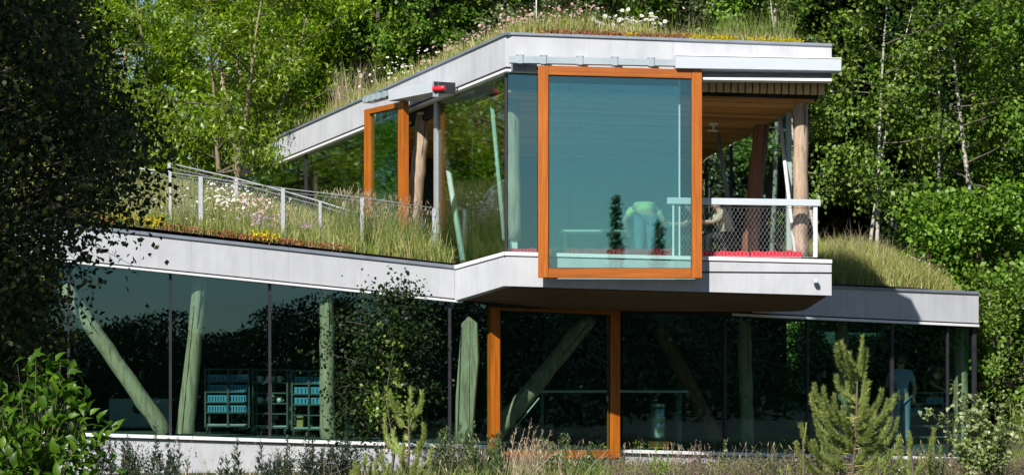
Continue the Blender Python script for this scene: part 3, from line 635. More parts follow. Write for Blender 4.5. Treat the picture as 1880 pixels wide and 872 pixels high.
# cushions on the ledge
for x0, x1, lab in ((1290, 1376, 'red quilted cushion on the balcony ledge beside the orange frame'), (1379, 1472, 'red quilted cushion on the balcony ledge against the log column'), (1010, 1236, 'long red bench cushion behind the big orange framed window'), (932, 986, 'short red cushion behind the corner glass left of the orange frame')):
    a = P(x0, 474 if x0 > 1200 else 467, 39.12); b_ = P(x1, 461 if x0 > 1200 else 456, 39.12); th = 0.20 if x0 > 1200 else 0.35
    m2 = MB(); nseg = max(3, int((b_.x - a.x) / 0.06))
    for i in range(nseg):
        xa = lerp(a.x, b_.x, i / nseg); xb = lerp(a.x, b_.x, (i + 0.96) / nseg)
        m2.box((xa, a.y, 3.77), (xb, a.y + th, max(b_.z, 3.9) + 0.008 * math.sin(i * 1.3)))
    tag(m2.build('cushion', M['red'], None, 0.015), lab, 'cushion', 'red cushions on the upper ledge')

# ------------------------------------------------------------------ railings on the grass roof
def roof_fence(label, posts, rails, extra=()):
    f = thing('roof_railing', label, 'railing', P(posts[0][0], posts[0][2], posts[0][3]))
    for px, t, b_, d, wpx in posts:
        w_ = wpx * d / FPX / 2; top = P(px, t, d); bo = P(px, b_, d)
        MB().box((top.x - w_, d - w_, bo.z - 0.35), (top.x + w_, d + w_, top.z)).build('post', M['steel'], f, 0.004)
    for pts, r in rails:
        MB().tube([P(*p) for p in pts], r, 6).build('rail', M['steel'], f)
    n_ = MB()
    for i in range(len(posts) - 1):
        a, b_ = posts[i], posts[i + 1]
        for s_ in (0, 1):
            for k in range(26):
                t0 = k / 26; t1 = min(1, max(0, t0 + (0.22 if s_ == 0 else -0.22)))
                fr = lambda t, top: P(lerp(a[0], b_[0], t), lerp(a[1], b_[1], t) + (8 if top else (lerp(a[2], b_[2], t) - lerp(a[1], b_[1], t))), lerp(a[3], b_[3], t) + 0.003 * s_)
                n_.tube([fr(t0, True), fr(t1, False)], 0.0011, 3, False)
    n_.build('wire_net', M['net'], f)
FP = [(207, 303, 398, 39.6, 6), (313, 316, 425, 39.75, 5), (369, 325, 431, 39.9, 8), (520, 346, 451, 40.3, 7.5), (665, 364, 462, 40.7, 7), (797, 383, 470, 41.1, 7)]
roof_fence('front row of steel railing posts with wire net along the edge of the grass roof', FP,
           [([(207, 303, 39.6), (313, 317, 39.75), (369, 325, 39.9), (520, 346, 40.3), (665, 363, 40.7), (797, 382, 41.1)], 0.010), ([(207, 310, 39.6), (313, 322, 39.75), (369, 330, 39.9), (520, 352, 40.3), (665, 369, 40.7), (797, 388, 41.1)], 0.005)])
RP = [(311, 300, 390, 44.2, 6), (434, 329, 395, 43.6, 6.5), (588, 370, 436, 42.4, 6)]
roof_fence('rear row of steel railing posts with a thicker sloping handrail on the grass roof', RP,
           [([(311, 300, 44.2), (434, 328, 43.6), (521, 351, 43.0), (588, 370, 42.4), (650, 390, 42.0)], 0.016), ([(311, 307, 44.2), (434, 336, 43.6), (588, 378, 42.4), (650, 397, 42.0)], 0.006)])

# ------------------------------------------------------------------ foliage generators
def unit(a): return a / np.maximum(1e-9, np.linalg.norm(a, axis=-1, keepdims=True))
def leaf_quads(c, dirs, nrm, L, W, fold=0.18):
    dirs = unit(dirs); side = unit(np.cross(dirs, nrm)); up = np.cross(side, dirs)
    L = L[:, None]; W = W[:, None]
    v = np.stack([c, c + dirs * L * 0.5 + side * W * 0.5 + up * W * fold, c + dirs * L, c + dirs * L * 0.5 - side * W * 0.5 + up * W * fold], 1).reshape(-1, 3)
    return v, np.arange(len(v)).reshape(-1, 4)
def np_tube(pts, rad, n, V, F):
    m = len(pts); pts = np.asarray(pts); t = np.gradient(pts, axis=0); t = unit(t)
    ref = np.array([0.3, 0.9, 0.1]) if abs(t[0, 2]) > 0.6 else np.array([0.05, 0.1, 1.0])
    u = unit(np.cross(t, ref)); v = np.cross(t, u); a = np.arange(n) * 2 * np.pi / n
    ring = pts[:, None] + (u[:, None] * np.cos(a)[None, :, None] + v[:, None] * np.sin(a)[None, :, None]) * np.asarray(rad)[:, None, None]
    b = sum(len(x) for x in V); V.append(ring.reshape(-1, 3))
    i, k = np.meshgrid(np.arange(m - 1), np.arange(n), indexing='ij'); i = i.ravel(); k = k.ravel(); k2 = (k + 1) % n
    F.append(b + np.stack([i * n + k, i * n + k2, (i + 1) * n + k2, (i + 1) * n + k], -1))
def curve(p0, d0, length, m, rng, wob, bend):
    pts = [np.array(p0, float)]; d = np.array(d0, float); st = length / (m - 1)
    for _ in range(m - 1):
        d = d + rng.normal(0, wob, 3) + np.array([0, 0, bend]); d /= np.linalg.norm(d); pts.append(pts[-1] + d * st)
    return np.array(pts)
def make_tree(seed, H, r0, lo, Rc, n_limb, n_leaf, L, W, leafm, barkm, sigma=0.35, up=0.5, droop=-0.2, lean=(0, 0), bend=-0.02, forks=1, top_bare=1.0, flat=0.7):
    rng = np.random.default_rng(seed); V = []; F = []; cl = []
    stems = []
    for k in range(forks):
        d = np.array([lean[0] + (rng.normal(0, 0.22) if forks > 1 else 0), lean[1] + (rng.normal(0, .15) if forks > 1 else 0), 1.0])
        tp = curve((rng.normal(0, .25) if forks > 1 else 0, 0, -0.3), unit(d), H, 10, rng, 0.045, 0.01); stems.append(tp)
        np_tube(tp, np.linspace(r0, r0 * 0.12, 10) * (1 if k == 0 else .8), 7, V, F)
    nst = sum(len(f) for f in F)
    for i in range(n_limb):
        tp = stems[i % forks]; s = (i + rng.random()) / n_limb; t = lo + (0.98 - lo) * s
        q = t * 9; j = min(8, int(q)); base = tp[j] + (tp[j + 1] - tp[j]) * (q - j)
        az = i * 2.4 + rng.normal(0, .4); ln = Rc * (0.35 + 0.65 * math.sin(math.pi * (0.18 + 0.74 * s))) * rng.uniform(0.7, 1.15); el = up * (0.25 + 0.9 * s) + rng.normal(0, .12)
        d = np.array([math.cos(az) * math.cos(el), math.sin(az) * math.cos(el), math.sin(el)])
        lp_ = curve(base, d, ln, 6, rng, 0.12, bend); rl = max(0.012, r0 * (1 - t) * 0.5 + 0.012)
        np_tube(lp_, np.linspace(rl, 0.008, 6), 4, V, F); cl.append((lp_[-1], 1)); cl.append((lp_[3], .6)); cl.append((lp_[4], .9))
        for b_ in range(4):
            s2 = rng.uniform(0.3, 0.95); q2 = s2 * 5; j2 = min(4, int(q2)); p0 = lp_[j2] + (lp_[j2 + 1] - lp_[j2]) * (q2 - j2)
            d2 = unit(d + rng.normal(0, .75, 3)); tw = curve(p0, d2, ln * rng.uniform(.25, .5), 4, rng, .15, bend * 2)
            np_tube(tw, np.linspace(rl * .45, .005, 4), 3, V, F); cl.append((tw[-1], 1)); cl.append((tw[2], .9))
    pts = np.array([c[0] for c in cl]); wt = np.array([c[1] for c in cl]); wt = wt * rng.uniform(.4, 1.6, len(wt)); wt /= wt.sum()
    idx = rng.choice(len(pts), n_leaf, p=wt); off = rng.normal(0, 1, (n_leaf, 3)) * np.array([sigma, sigma, sigma * flat])
    c = pts[idx] + off; cn = rng.normal(0, .55, (len(pts), 3))
    ctr = np.array([stems[0][:, 0].mean(), stems[0][:, 1].mean(), H * .55])
    out = unit(c - ctr); dirs = unit(rng.normal(0, .8, (n_leaf, 3)) + out * .6 + np.array([0, 0, droop * 2])); nr = unit(rng.normal(0, .42, (n_leaf, 3)) + np.array([0, 0, .7]) + out * .55 + cn[idx])
    sz = rng.uniform(.7, 1.25, n_leaf)
    lv, lf = leaf_quads(c, dirs, nr, L * sz, W * sz)
    FF = np.concatenate(F); bm_ = np_mesh('trunk', np.concatenate(V), [FF], [barkm, M['bark']], (np.arange(len(FF)) >= nst).astype(int), smooth=True)
    lm_ = np_mesh('crown', lv, [lf], [leafm])
    return bm_, lm_
def tree_root(meshes, name, label, cat, loc, group=None, rz=0.0, sc=1.0):
    t = thing(name, label, cat, loc, group, rz); t.scale = (sc, sc, sc)
    link_mesh('trunk', meshes[0], t); link_mesh('crown', meshes[1], t); return t

# ------------------------------------------------------------------ background trees
TV = {
 'acacia':  make_tree(11, 9.0, .16, .20, 2.7, 26, 15000, .165, .060, M['leaf_acacia'], M['palebark'], .20, .55, -.25, (.05, 0), .01, 2),
 'acacia2': make_tree(12, 7.0, .13, .08, 2.5, 26, 15000, .165, .060, M['leaf_acacia'], M['palebark'], .21, .35, -.25, (-.12, 0), .0, 2),
 'birch':   make_tree(21, 12.5, .13, .30, 2.0, 32, 10500, .125, .09, M['leaf_birch'], M['birch'], .17, .55, -.35, (.03, 0), -.03),
 'birch2':  make_tree(22, 12.0, .11, .22, 2.1, 30, 10500, .13, .094, M['leaf_broad'], M['birch'], .17, .5, -.3, (-.07, .02), -.03),
 'birch3':  make_tree(23, 11.0, .085, .40, 1.6, 22, 5600, .12, .088, M['leaf_birch'], M['birch'], .22, .5, -.3, (.10, 0), -.03, 2),
 'birch4':  make_tree(24, 12.0, .075, .42, 1.5, 20, 5200, .12, .088, M['leaf_birch'], M['birch'], .22, .5, -.3, (.0, 0), -.03),
 'broad':   make_tree(31, 11.0, .17, .10, 2.8, 38, 19000, .155, .105, M['leaf_broad'], M['bark'], .19, .5, -.2),
 'broad2':  make_tree(32, 10.0, .15, .08, 2.5, 36, 16500, .16, .11, M['leaf_broad'], M['bark'], .18, .45, -.2, (.06, 0)),
 'olive':   make_tree(41, 11.0, .15, .10, 2.5, 36, 17500, .14, .075, M['leaf_olive'], M['palebark'], .20, .5, -.2),
 'deep':    make_tree(71, 12.0, .15, .10, 2.9, 36, 16000, .18, .12, M['leaf_dark'], M['bark'], .26, .5, -.2),  # shade inside the wood is put into these near-black leaves
 'bush':    make_tree(51, 3.6, .06, .05, 1.6, 30, 10000, .115, .08, M['leaf_broad'], M['bark'], .18, .5, -.2, (0, 0), 0, 3),
 'bush2':   make_tree(52, 3.0, .05, .05, 1.5, 28, 8500, .11, .075, M['leaf_birch'], M['bark'], .18, .6, -.1, (0, 0), 0, 3),
}
first = {}
rt_ = np.random.default_rng(77)
def put_tree(kind, px, d, sc, label, name='tree', group=None, dz=0.0, x=None, cat='tree'):
    X = (px - CX) / FPX * d if x is None else x
    loc = (X, d, gz(X, d) - 0.1 + dz); rz = float(rt_.uniform(0, 6.28))
    if kind not in first:
        first[kind] = tree_root(TV[kind], name, label, cat, loc, group, rz, sc); return first[kind]
    o = copy_tree(first[kind], loc, rz, sc, label); o.name = name
    if 'group' in o.keys(): del o['group']
    o['category'] = cat
    if group: o['group'] = group
    return o
G1 = 'trees of the wood behind the building'
vis = [
 ('acacia', 392, 54.0, 1.0, 'feathery yellow-green tree with two pale slender trunks above the rear railing'),
 ('acacia2', 432, 49.6, .82, 'low feathery tree with a leaning pale branch in front of the left roof end'),
 ('acacia', 545, 55.5, .92, 'feathery yellow-green tree shading the left tip of the sloping fascia'),
 ('acacia2', 335, 56.0, 1.05, 'feathery tree at the left end of the railing, half behind the dark birch'),
 ('acacia', 250, 58.0, .95, 'yellow-green tree showing through gaps in the dark foreground birch'),
 ('acacia2', 600, 57.5, 1.1, 'yellow-green tree beside the tall dry grass at the left roof corner'),
 ('acacia2', 545, 60.0, 1.25, 'taller yellow-green tree behind the feathery trees left of the roof'),
 ('olive', 650, 60.0, .9, 'grey-green tree with a pale broken trunk above the daisies on the sloping roof'),
 ('broad', 705, 58.5, .80, 'bright leafy tree above the middle of the sloping roof edge'),
 ('broad2', 770, 59.0, .85, 'dense green tree above the red alarm sounder'),
 ('olive', 838, 61.0, .95, 'grey-green tree above the pink flowers on the sloping roof'),
 ('broad', 905, 60.0, .9, 'dark leafy tree directly behind the roof corner'),
 ('olive', 975, 58.0, .82, 'grey-green tree behind the thin pale rod on the roof'),
 ('birch2', 1045, 60.0, 1.0, 'leafy birch behind the red sedum on the upper roof'),
 ('broad2', 1120, 61.5, .9, 'dense green tree behind the tall daisies on the upper roof'),
 ('birch', 1190, 60.5, 1.0, 'leafy birch rising above the yellow sedum'),
 ('olive', 1262, 59.0, .86, 'grey-green tree above the left end of the long track cover'),
 ('birch2', 1330, 60.0, 1.0, 'birch with pale stem above the middle of the long track cover'),
 ('birch4', 1413, 58.5, 1.05, 'slender birch seen over the roof and through the glazed side of the open corner'),
 ('birch', 1455, 59.5, 1.02, 'leafy birch behind the roof end above the log column'),
 ('birch3', 1552, 53.6, 1.0, 'forked white-stemmed birch just right of the balcony'),
 ('birch4', 1622, 53.2, 1.0, 'straight thin white birch above the grassy mound'),
 ('birch4', 1738, 54.0, 1.0, 'pale-stemmed birch right of the grassy mound'),
 ('broad2', 1790, 60.0, .85, 'broad leafy tree above the end of the right fascia'),
 ('birch2', 1815, 55.5, .98, 'bright leafy birch beside the right end of the building'),
 ('broad', 1868, 57.5, .95, 'full green tree at the right edge above the lying pole'),
 ('birch', 1905, 56.5, 1.0, 'thin birch cut off by the right edge of the photograph'),
 ('acacia', 160, 60.0, 1.0, 'tree mostly hidden behind the dark foreground birch at the upper left'),
]
for k, px, d, sc, lab in vis:
    put_tree(k, px, d, sc, lab, 'birch_tree' if 'birch' in k else 'leafy_tree', G1, dz=5.2 if d < 50 else 0.0)
for k, px, d, sc, lab in (
 ('bush', 1560, 53.5, .8, 'rounded leafy bush behind the grassy mound, nearest the balcony'), ('bush2', 1640, 54.0, .85, 'loose leafy bush behind the top of the grassy mound'),
 ('bush', 1806, 49.5, 1.1, 'big bright bush above the right fascia corner'),
 ('bush2', 1842, 46.8, .9, 'leafy bush beside the corner mullion at the right end'), ('bush', 1868, 48.5, 1.35, 'bright bush behind the lying pole'), ('bush2', 1905, 51.5, 1.2, 'bush cut by the right edge above the grass slope'),
 ('bush2', 1500, 54.0, .9, 'dark bush seen past the log column of the balcony'), ('bush', 420, 51.8, .7, 'low green bush below the leaning pale branch'), ('bush2', 340, 52.5, .8, 'low bush behind the left end of the rear railing'),
 ('bush', 1600, 52.2, .6, 'leafy bush seen through the far glass of the right end bay'), ('bush2', 1690, 52.4, .62, 'leafy bush behind the two people in the right end bay')):
    put_tree(k, px, d, sc, lab, 'leafy_bush', 'bushes along the foot of the wood', cat='bush')
kinds = ['broad', 'birch', 'olive', 'birch2', 'broad2', 'birch']
i = 0
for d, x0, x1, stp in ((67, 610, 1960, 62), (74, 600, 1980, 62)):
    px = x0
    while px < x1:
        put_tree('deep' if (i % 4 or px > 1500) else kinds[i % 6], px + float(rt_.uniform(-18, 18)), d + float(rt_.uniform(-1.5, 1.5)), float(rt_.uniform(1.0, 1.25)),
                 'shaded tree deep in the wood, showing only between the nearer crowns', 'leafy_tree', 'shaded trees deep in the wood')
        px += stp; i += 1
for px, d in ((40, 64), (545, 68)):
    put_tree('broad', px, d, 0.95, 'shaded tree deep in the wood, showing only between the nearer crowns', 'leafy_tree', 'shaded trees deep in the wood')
# closing mass of the wood, far back
rng = np.random.default_rng(3); N = 60000
X = rng.uniform(-9, 24, N); Y = rng.uniform(81, 87, N); Zt = rng.uniform(0, 1, N) ** 0.9 * (16 + 1.5 * np.sin(X * .9)); Z = ground_z(X, Y) + Zt
lv, lf = leaf_quads(np.stack([X, Y, Z], -1), rng.normal(0, 1, (N, 3)) + np.array([0, -.2, -.4]), rng.normal(0, .8, (N, 3)) + np.array([0, -.3, .6]), rng.uniform(.25, .45, N), rng.uniform(.18, .3, N))
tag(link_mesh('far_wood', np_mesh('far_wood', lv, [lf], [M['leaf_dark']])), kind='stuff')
# trees beside and behind the viewpoint, seen only in the glass
OG = 'trees around the clearing that show in the glass'
OL = 'tree across the clearing, seen only as a reflection in the glass'
def mass(name, N, fn, size, mat, seed):
    rng = np.random.default_rng(seed); c, d = fn(rng, N)
    lv, lf = leaf_quads(c, d, rng.normal(0, .8, (N, 3)) + np.array([0, 0, .6]), rng.uniform(*size, N), rng.uniform(size[0] * .6, size[1] * .6, N))
    tag(link_mesh(name, np_mesh(name, lv, [lf], [mat])), kind='stuff')
def ring(rng, N):
    a = rng.uniform(R(-150), R(-14), N); hmax = np.interp(np.degrees(a), [-150, -125, -100, -92, -84, -72, -64, -56, -48, -14], [9, 6, 4.2, 4.4, 3.4, 4.2, 6.0, 8, 6, 5])
    hmax = hmax * (1 + .22 * np.sin(a * 61) + .16 * np.sin(a * 143 + 1)); r = rng.uniform(74, 106, N); z = rng.uniform(0, 1, N) ** .8 * hmax
    x_ = 5 + r * np.cos(a); y_ = 40 + r * np.sin(a); return np.stack([x_, y_, z + ground_z(x_, y_)], -1), rng.normal(0, 1, (N, 3)) + np.array([0, 0, -.3])
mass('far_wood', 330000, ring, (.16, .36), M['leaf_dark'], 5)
def scrub(rng, N):
    X = rng.uniform(-45, 75, N); Y = rng.uniform(-62, 27, N); hm = (.55 + .45 * np.sin(X * .7) * np.sin(Y * .6 + 1)) * 1.7
    inview = (Y > 0) & (np.abs(X) < .26 * Y + 2); hm = np.where(inview, np.minimum(hm, np.clip(1.5 - .053 * Y, .1, 2)), hm); hm = np.where((np.abs(X) < 6) & (np.abs(Y) < 6), .2, hm)
    gap = (X > 30) & (X < 70) & (np.abs((Y + 8) - (X - 50) * .55) < 9); hm = np.where(gap, .05, hm)
    return np.stack([X, Y, ground_z(X, Y) + rng.uniform(0, 1, N) * hm], -1), rng.normal(0, 1, (N, 3)) + np.array([0, 0, .4])
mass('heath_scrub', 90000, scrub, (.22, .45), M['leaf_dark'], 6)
for x, yy in ((-13, 52), (-15.5, 57), (-18, 50), (-19, 62), (-22, 55), (-14, 63), (-24, 66), (-27, 60), (-20, 58), (-17, 70), (-24, 46), (-30, 52)):
    put_tree('acacia' if yy % 2 else 'acacia2', 0, yy, float(rt_.uniform(.9, 1.15)), OL, 'leafy_tree', OG, x=x)
# two dark firs behind the viewpoint that stand out in the big window
def fir(loc, H, Rb, label, seed):
    rng = np.random.default_rng(seed); V = []; F = []; cs = []; ds = []; np_tube(np.array([[0, 0, -.3], [0, 0, H * .5], [0, 0, H]]), [.16, .09, .02], 7, V, F)
    for i in range(150):
        t = (i + rng.random()) / 150; z = H * (.06 + .92 * t); ln = Rb * (1 - t) ** .85 * rng.uniform(.45, 1.25) + .12; a = i * 2.4 + rng.normal(0, .3)
        e = np.array([math.cos(a) * ln, math.sin(a) * ln, -.22 * ln + .1]); p = np.array([0, 0, z]); np_tube(np.stack([p, p + e * .5 + np.array([0, 0, .06]), p + e]), [.03, .02, .008], 3, V, F)
        n = int(12 + 34 * ln); q = rng.uniform(.1, 1, n)[:, None]; cs.append(p + e * q + rng.normal(0, .06, (n, 3))); ds.append(np.tile(e / ln, (n, 1)) + rng.normal(0, .6, (n, 3)) + np.array([0, 0, -.3]))
    c = np.concatenate(cs); d = np.concatenate(ds); N = len(c); lv, lf = leaf_quads(c, d, rng.normal(0, .6, (N, 3)) + np.array([0, 0, 1]), rng.uniform(.2, .4, N), rng.uniform(.06, .12, N))
    tree_root((np_mesh('trunk', np.concatenate(V), [np.concatenate(F)], [M['bark']]), np_mesh('crown', lv, [lf], [M['leaf_broad']])), 'fir_tree', label, 'tree', loc, OG)
fir((6.65, -62.0, 0), 12.6, 1.05, 'slim dark fir across the clearing, the clear reflection left of the bending person', 1)
fir((9.6, -66.0, 0), 11.2, 1.5, 'wider dark fir across the clearing, reflected over the bending person', 2)

# ------------------------------------------------------------------ grasses and roof flowers
def grass_mesh(name, base, h, wd, lean, mat, seed, seg=3, curl=0.5):
    rng = np.random.default_rng(seed); N = len(base); az = rng.uniform(0, 6.283, N); fa = rng.uniform(0, 6.283, N)
    dirx = np.stack([np.cos(az), np.sin(az), 0 * az], -1); sd = np.stack([np.cos(fa), np.sin(fa), 0 * fa], -1); ln = rng.uniform(.1, 1, N) * lean
    rings = []
    for s in range(seg):
        t = s / seg; c = base + np.array([0, 0, 1.0]) * (h * (t - curl * ln * t * t * .5))[:, None] + dirx * (h * ln * t ** 2)[:, None]
        ww = (wd * (1 - t * .55) * .5)[:, None]; rings += [c - sd * ww, c + sd * ww]
    tip = base + np.array([0, 0, 1.0]) * (h * (1 - curl * ln * .5))[:, None] + dirx * (h * ln)[:, None]; rings.append(tip)
    V = np.stack(rings, 1).reshape(-1, 3); k = 2 * seg + 1; b = np.arange(N) * k
    q = [np.stack([b + 2 * s, b + 2 * s + 1, b + 2 * s + 3, b + 2 * s + 2], -1) for s in range(seg - 1)]
    tr_ = np.stack([b + 2 * seg - 2, b + 2 * seg - 1, b + 2 * seg], -1)
    return np_mesh(name, V, q + [tr_], [mat]), tip
def heads_mesh(name, pts, rad, mat, seed, n=6, up=(0, -.55, .75), jit=.35, centre=None):
    """small flower discs, cupped, n petals"""
    rng = np.random.default_rng(seed); N = len(pts); nr = unit(np.array(up) + rng.normal(0, jit, (N, 3)))
    u = unit(np.cross(nr, np.array([.2, .9, .3]))); v = np.cross(nr, u); a = np.arange(n) * 2 * np.pi / n
    ring = pts[:, None] + (u[:, None] * np.cos(a)[None, :, None] + v[:, None] * np.sin(a)[None, :, None]) * rad[:, None, None] + nr[:, None] * (rad[:, None, None] * .15)
    V = np.concatenate([pts[:, None], ring], 1).reshape(-1, 3); k = n + 1; b = np.arange(N) * k
    F = np.concatenate([np.stack([b, b + 1 + j, b + 1 + (j + 1) % n], -1) for j in range(n)])
    mats = [mat]; mi = np.zeros(len(F), int)
    if centre is not None:
        cr = pts[:, None] + (u[:, None] * np.cos(a)[None, :, None] + v[:, None] * np.sin(a)[None, :, None]) * (rad * .33)[:, None, None] + nr[:, None] * (rad[:, None, None] * .22)
        o = len(V); V = np.concatenate([V, cr.reshape(-1, 3)]); F2 = o + np.arange(N * n).reshape(N, n)
        return np_mesh(name, V, [F, F2], [mat, centre], np.concatenate([mi, np.ones(N, int)]))
    return np_mesh(name, V, [F], mats)
def stuff(name, me): return tag(link_mesh(name, me), kind='stuff')
rng = np.random.default_rng(9)
def lroof_pts(N, px0, px1, s0, s1, rng, pw=1.0):
    px = rng.uniform(px0, px1, N); s = s0 + (s1 - s0) * rng.uniform(0, 1, N) ** pw
    return np.array([left_roof_z(a, b) for a, b in zip(px, s)]), px, s
pts, px, s = lroof_pts(26000, -60, 832, .32, 9.5, rng, 1.25)
fx = np.array([facet_x(p[1]) if p[1] > 38.8 else 9 for p in pts]); ok = pts[:, 0] < fx - 0.12; pts, px, s = pts[ok], px[ok], s[ok]
hh = rng.uniform(.16, .42, len(pts)) * (0.55 + .45 * np.clip(s / .9, 0, 1)) * (1 + .9 * np.clip((px - 610) / 60, 0, 1) * np.clip(s / 1.2, 0, 1))
mix = rng.uniform(0, 1, len(pts)); dry = mix > .62
stuff('roof_grass', grass_mesh('roof_grass', pts[~dry], hh[~dry], rng.uniform(.010, .020, (~dry).sum()), .55, M['grass_green'], 1)[0])
stuff('dry_roof_grass', grass_mesh('dry_roof_grass', pts[dry], hh[dry] * 1.15, rng.uniform(.008, .015, dry.sum()), .6, M['grass_gold'], 2)[0])
# tall flowering grass before the left sliding window
N = 700; pts, px, s = lroof_pts(N, 600, 815, .9, 3.2, rng); hh = rng.uniform(.7, 1.15, N)
fx = np.array([facet_x(p[1]) if p[1] > 38.8 else 9 for p in pts]); ok = pts[:, 0] < fx - 0.2; pts = pts[ok]; hh = hh[ok]
me, tip = grass_mesh('tall_roof_grass', pts, hh, np.full(len(pts), .010), .35, M['grass_green'], 3); stuff('tall_roof_grass', me)
dn = rng.normal(0, .25, (len(tip), 3)) + np.array([.25, 0, 1]); lv, lf = leaf_quads(tip - unit(dn) * .1, dn, rng.normal(0, 1, (len(tip), 3)), np.full(len(tip), .12), np.full(len(tip), .02)); stuff('grass_seed_heads', np_mesh('grass_seed_heads', lv, [lf], [M['grass_straw']]))
def flowers(name, pts, hts, rad, mat, seed, centre=None, stem='grass_green', n=6, jit=.35):
    me, tip = grass_mesh(name + '_stems', pts, hts, np.full(len(pts), .007), .3, M[stem], seed); stuff(name + '_stems', me)
    stuff(name, heads_mesh(name, tip, rad, mat, seed + 1, n, jit=jit, centre=centre))
def roof_pick(cx, cy, sx, sy, N, s_of):
    """points on the left roof around pixel cx: s_of(py)-> metres behind the band"""
    px = rng.normal(cx, sx, N); s = np.clip(rng.normal(s_of, sy, N), .35, 11); return np.array([left_roof_z(a, b) for a, b in zip(px, s)])
flowers('white_daisies', roof_pick(362, 0, 30, 1.0, 150, 3.9), rng.uniform(.2, .5, 150), rng.uniform(.018, .036, 150), M['petal_w'], 21, M['petal_y'])
flowers('pink_clover', roof_pick(440, 0, 38, .9, 130, 3.0), rng.uniform(.25, .5, 130), rng.uniform(.014, .03, 130), M['petal_p'], 23)
flowers('violet_flowers', np.concatenate([roof_pick(460, 0, 18, .4, 70, 1.7), roof_pick(542, 0, 8, .25, 30, 1.7)]), rng.uniform(.2, .36, 100), rng.uniform(.013, .026, 100), M['petal_v'], 25)
flowers('small_white_flowers', roof_pick(290, 0, 45, 1.0, 90, 2.2), rng.uniform(.2, .4, 90), rng.uniform(.012, .022, 90), M['petal_w'], 27)
def cushion_plants(name, pts, mat, seed, size=.05, hmax=.12):
    rg = np.random.default_rng(seed); p = np.repeat(pts, 9, axis=0) + rg.normal(0, 1, (len(pts) * 9, 3)) * np.array([.07, .07, .02]); p[:, 2] += rg.uniform(.0, hmax, len(p)); n_ = len(p)
    lv, lf = leaf_quads(p, rg.normal(0, .6, (n_, 3)) + np.array([0, -.2, .9]), rg.normal(0, 1, (n_, 3)) + np.array([0, -.8, .3]), np.full(n_, size), np.full(n_, size * .8)); stuff(name, np_mesh(name, lv, [lf], [mat]))
cushion_plants('yellow_sedum', np.concatenate([lroof_pts(70, 197, 240, .35, 1.1, rng)[0], lroof_pts(30, 262, 285, .35, .8, rng)[0], lroof_pts(36, 460, 500, .33, .6, rng)[0]]), M['petal_y'], 31)
cushion_plants('red_sedum', np.concatenate([lroof_pts(60, 160, 205, .33, 1.0, rng)[0], lroof_pts(170, 300, 640, .32, .5, rng)[0]]), M['sedum_r'], 32, .04, .07)
# upper roof
def uroof(N, px0, px1, s0, s1, rng):
    px = rng.uniform(px0, px1, N); s = rng.uniform(s0, s1, N); x = (px - CX) / FPX * 39.2; yy = 39.2 + s; return np.stack([x, yy, np.array([up_roof_z(a, b) for a, b in zip(x, yy)])], -1)
def froof(N, t0, t1, s0, s1, rng):
    """along the falling left band: t = pixel column, s = metres in from it"""
    px = rng.uniform(t0, t1, N); s = rng.uniform(s0, s1, N); out = []
    for a, b in zip(px, s):
        p = UL.p(a, yl(vt, a)); out.append((p.x - UL.n.x * b, p.y - UL.n.y * b, p.z - 0.03 + .15 * min(b, 1.4)))
    return np.array(out)
stuff('roof_grass', grass_mesh('roof_grass', uroof(7000, 932, 1475, .05, 4.5, rng), rng.uniform(.12, .34, 7000), rng.uniform(.007, .013, 7000), .5, M['grass_gold'], 41)[0])
stuff('roof_grass', grass_mesh('roof_grass', np.concatenate([uroof(900, 932, 1080, .8, 3.5, rng), uroof(1300, 1340, 1470, .8, 3.5, rng), uroof(500, 1080, 1340, 1.2, 3.5, rng)]), rng.uniform(.35, .85, 2700), rng.uniform(.007, .012, 2700), .45, M['grass_green'], 42)[0])
cushion_plants('red_sedum', uroof(420, 985, 1262, .03, .45, rng), M['sedum_r'], 43, .04, .12)
cushion_plants('yellow_sedum', np.concatenate([uroof(150, 1268, 1348, .03, .4, rng), uroof(12, 1150, 1175, .03, .2, rng), uroof(40, 1385, 1410, .03, .25, rng), uroof(60, 1422, 1470, .03, .25, rng), uroof(20, 950, 985, .03, .3, rng)]), M['petal_y'], 44, .045, .10)
dpx = uroof(100, 1100, 1225, 1.6, 2.8, rng); flowers('white_daisies', dpx, rng.uniform(.42, .74, 100), rng.uniform(.028, .05, 100), M['petal_w'], 45, M['petal_y'])
stuff('roof_grass', grass_mesh('roof_grass', froof(9000, 520, 927, .1, 3.2, rng), rng.uniform(.14, .42, 9000), rng.uniform(.009, .015, 9000), .55, M['grass_gold'], 46)[0])
stuff('roof_grass', grass_mesh('roof_grass', froof(3000, 520, 927, .1, 3.2, rng), rng.uniform(.16, .40, 3000), rng.uniform(.009, .015, 3000), .5, M['grass_green'], 47)[0])
flowers('white_daisies', froof(130, 600, 712, .5, 2.2, rng), rng.uniform(.35, .85, 130), rng.uniform(.02, .037, 130), M['petal_w'], 48, M['petal_y'])
flowers('pink_clover', froof(420, 735, 927, .3, 2.0, rng), rng.uniform(.25, .52, 420), rng.uniform(.020, .038, 420), M['petal_p'], 50)
stuff('tall_dry_grass', grass_mesh('tall_dry_grass', froof(160, 572, 606, .3, 1.2, rng), rng.uniform(.8, 1.3, 160), np.full(160, .013), .3, M['grass_straw'], 52)[0])
m2 = MB(); q = Vector((0.45, 40.3, up_roof_z(.45, 40.3))); m2.tube([q, q + Vector((0, 0, 1.2))], .012, 6); tag(m2.build('marker_rod', M['strut']), 'thin pale rod standing upright on the upper roof near its corner', 'rod')
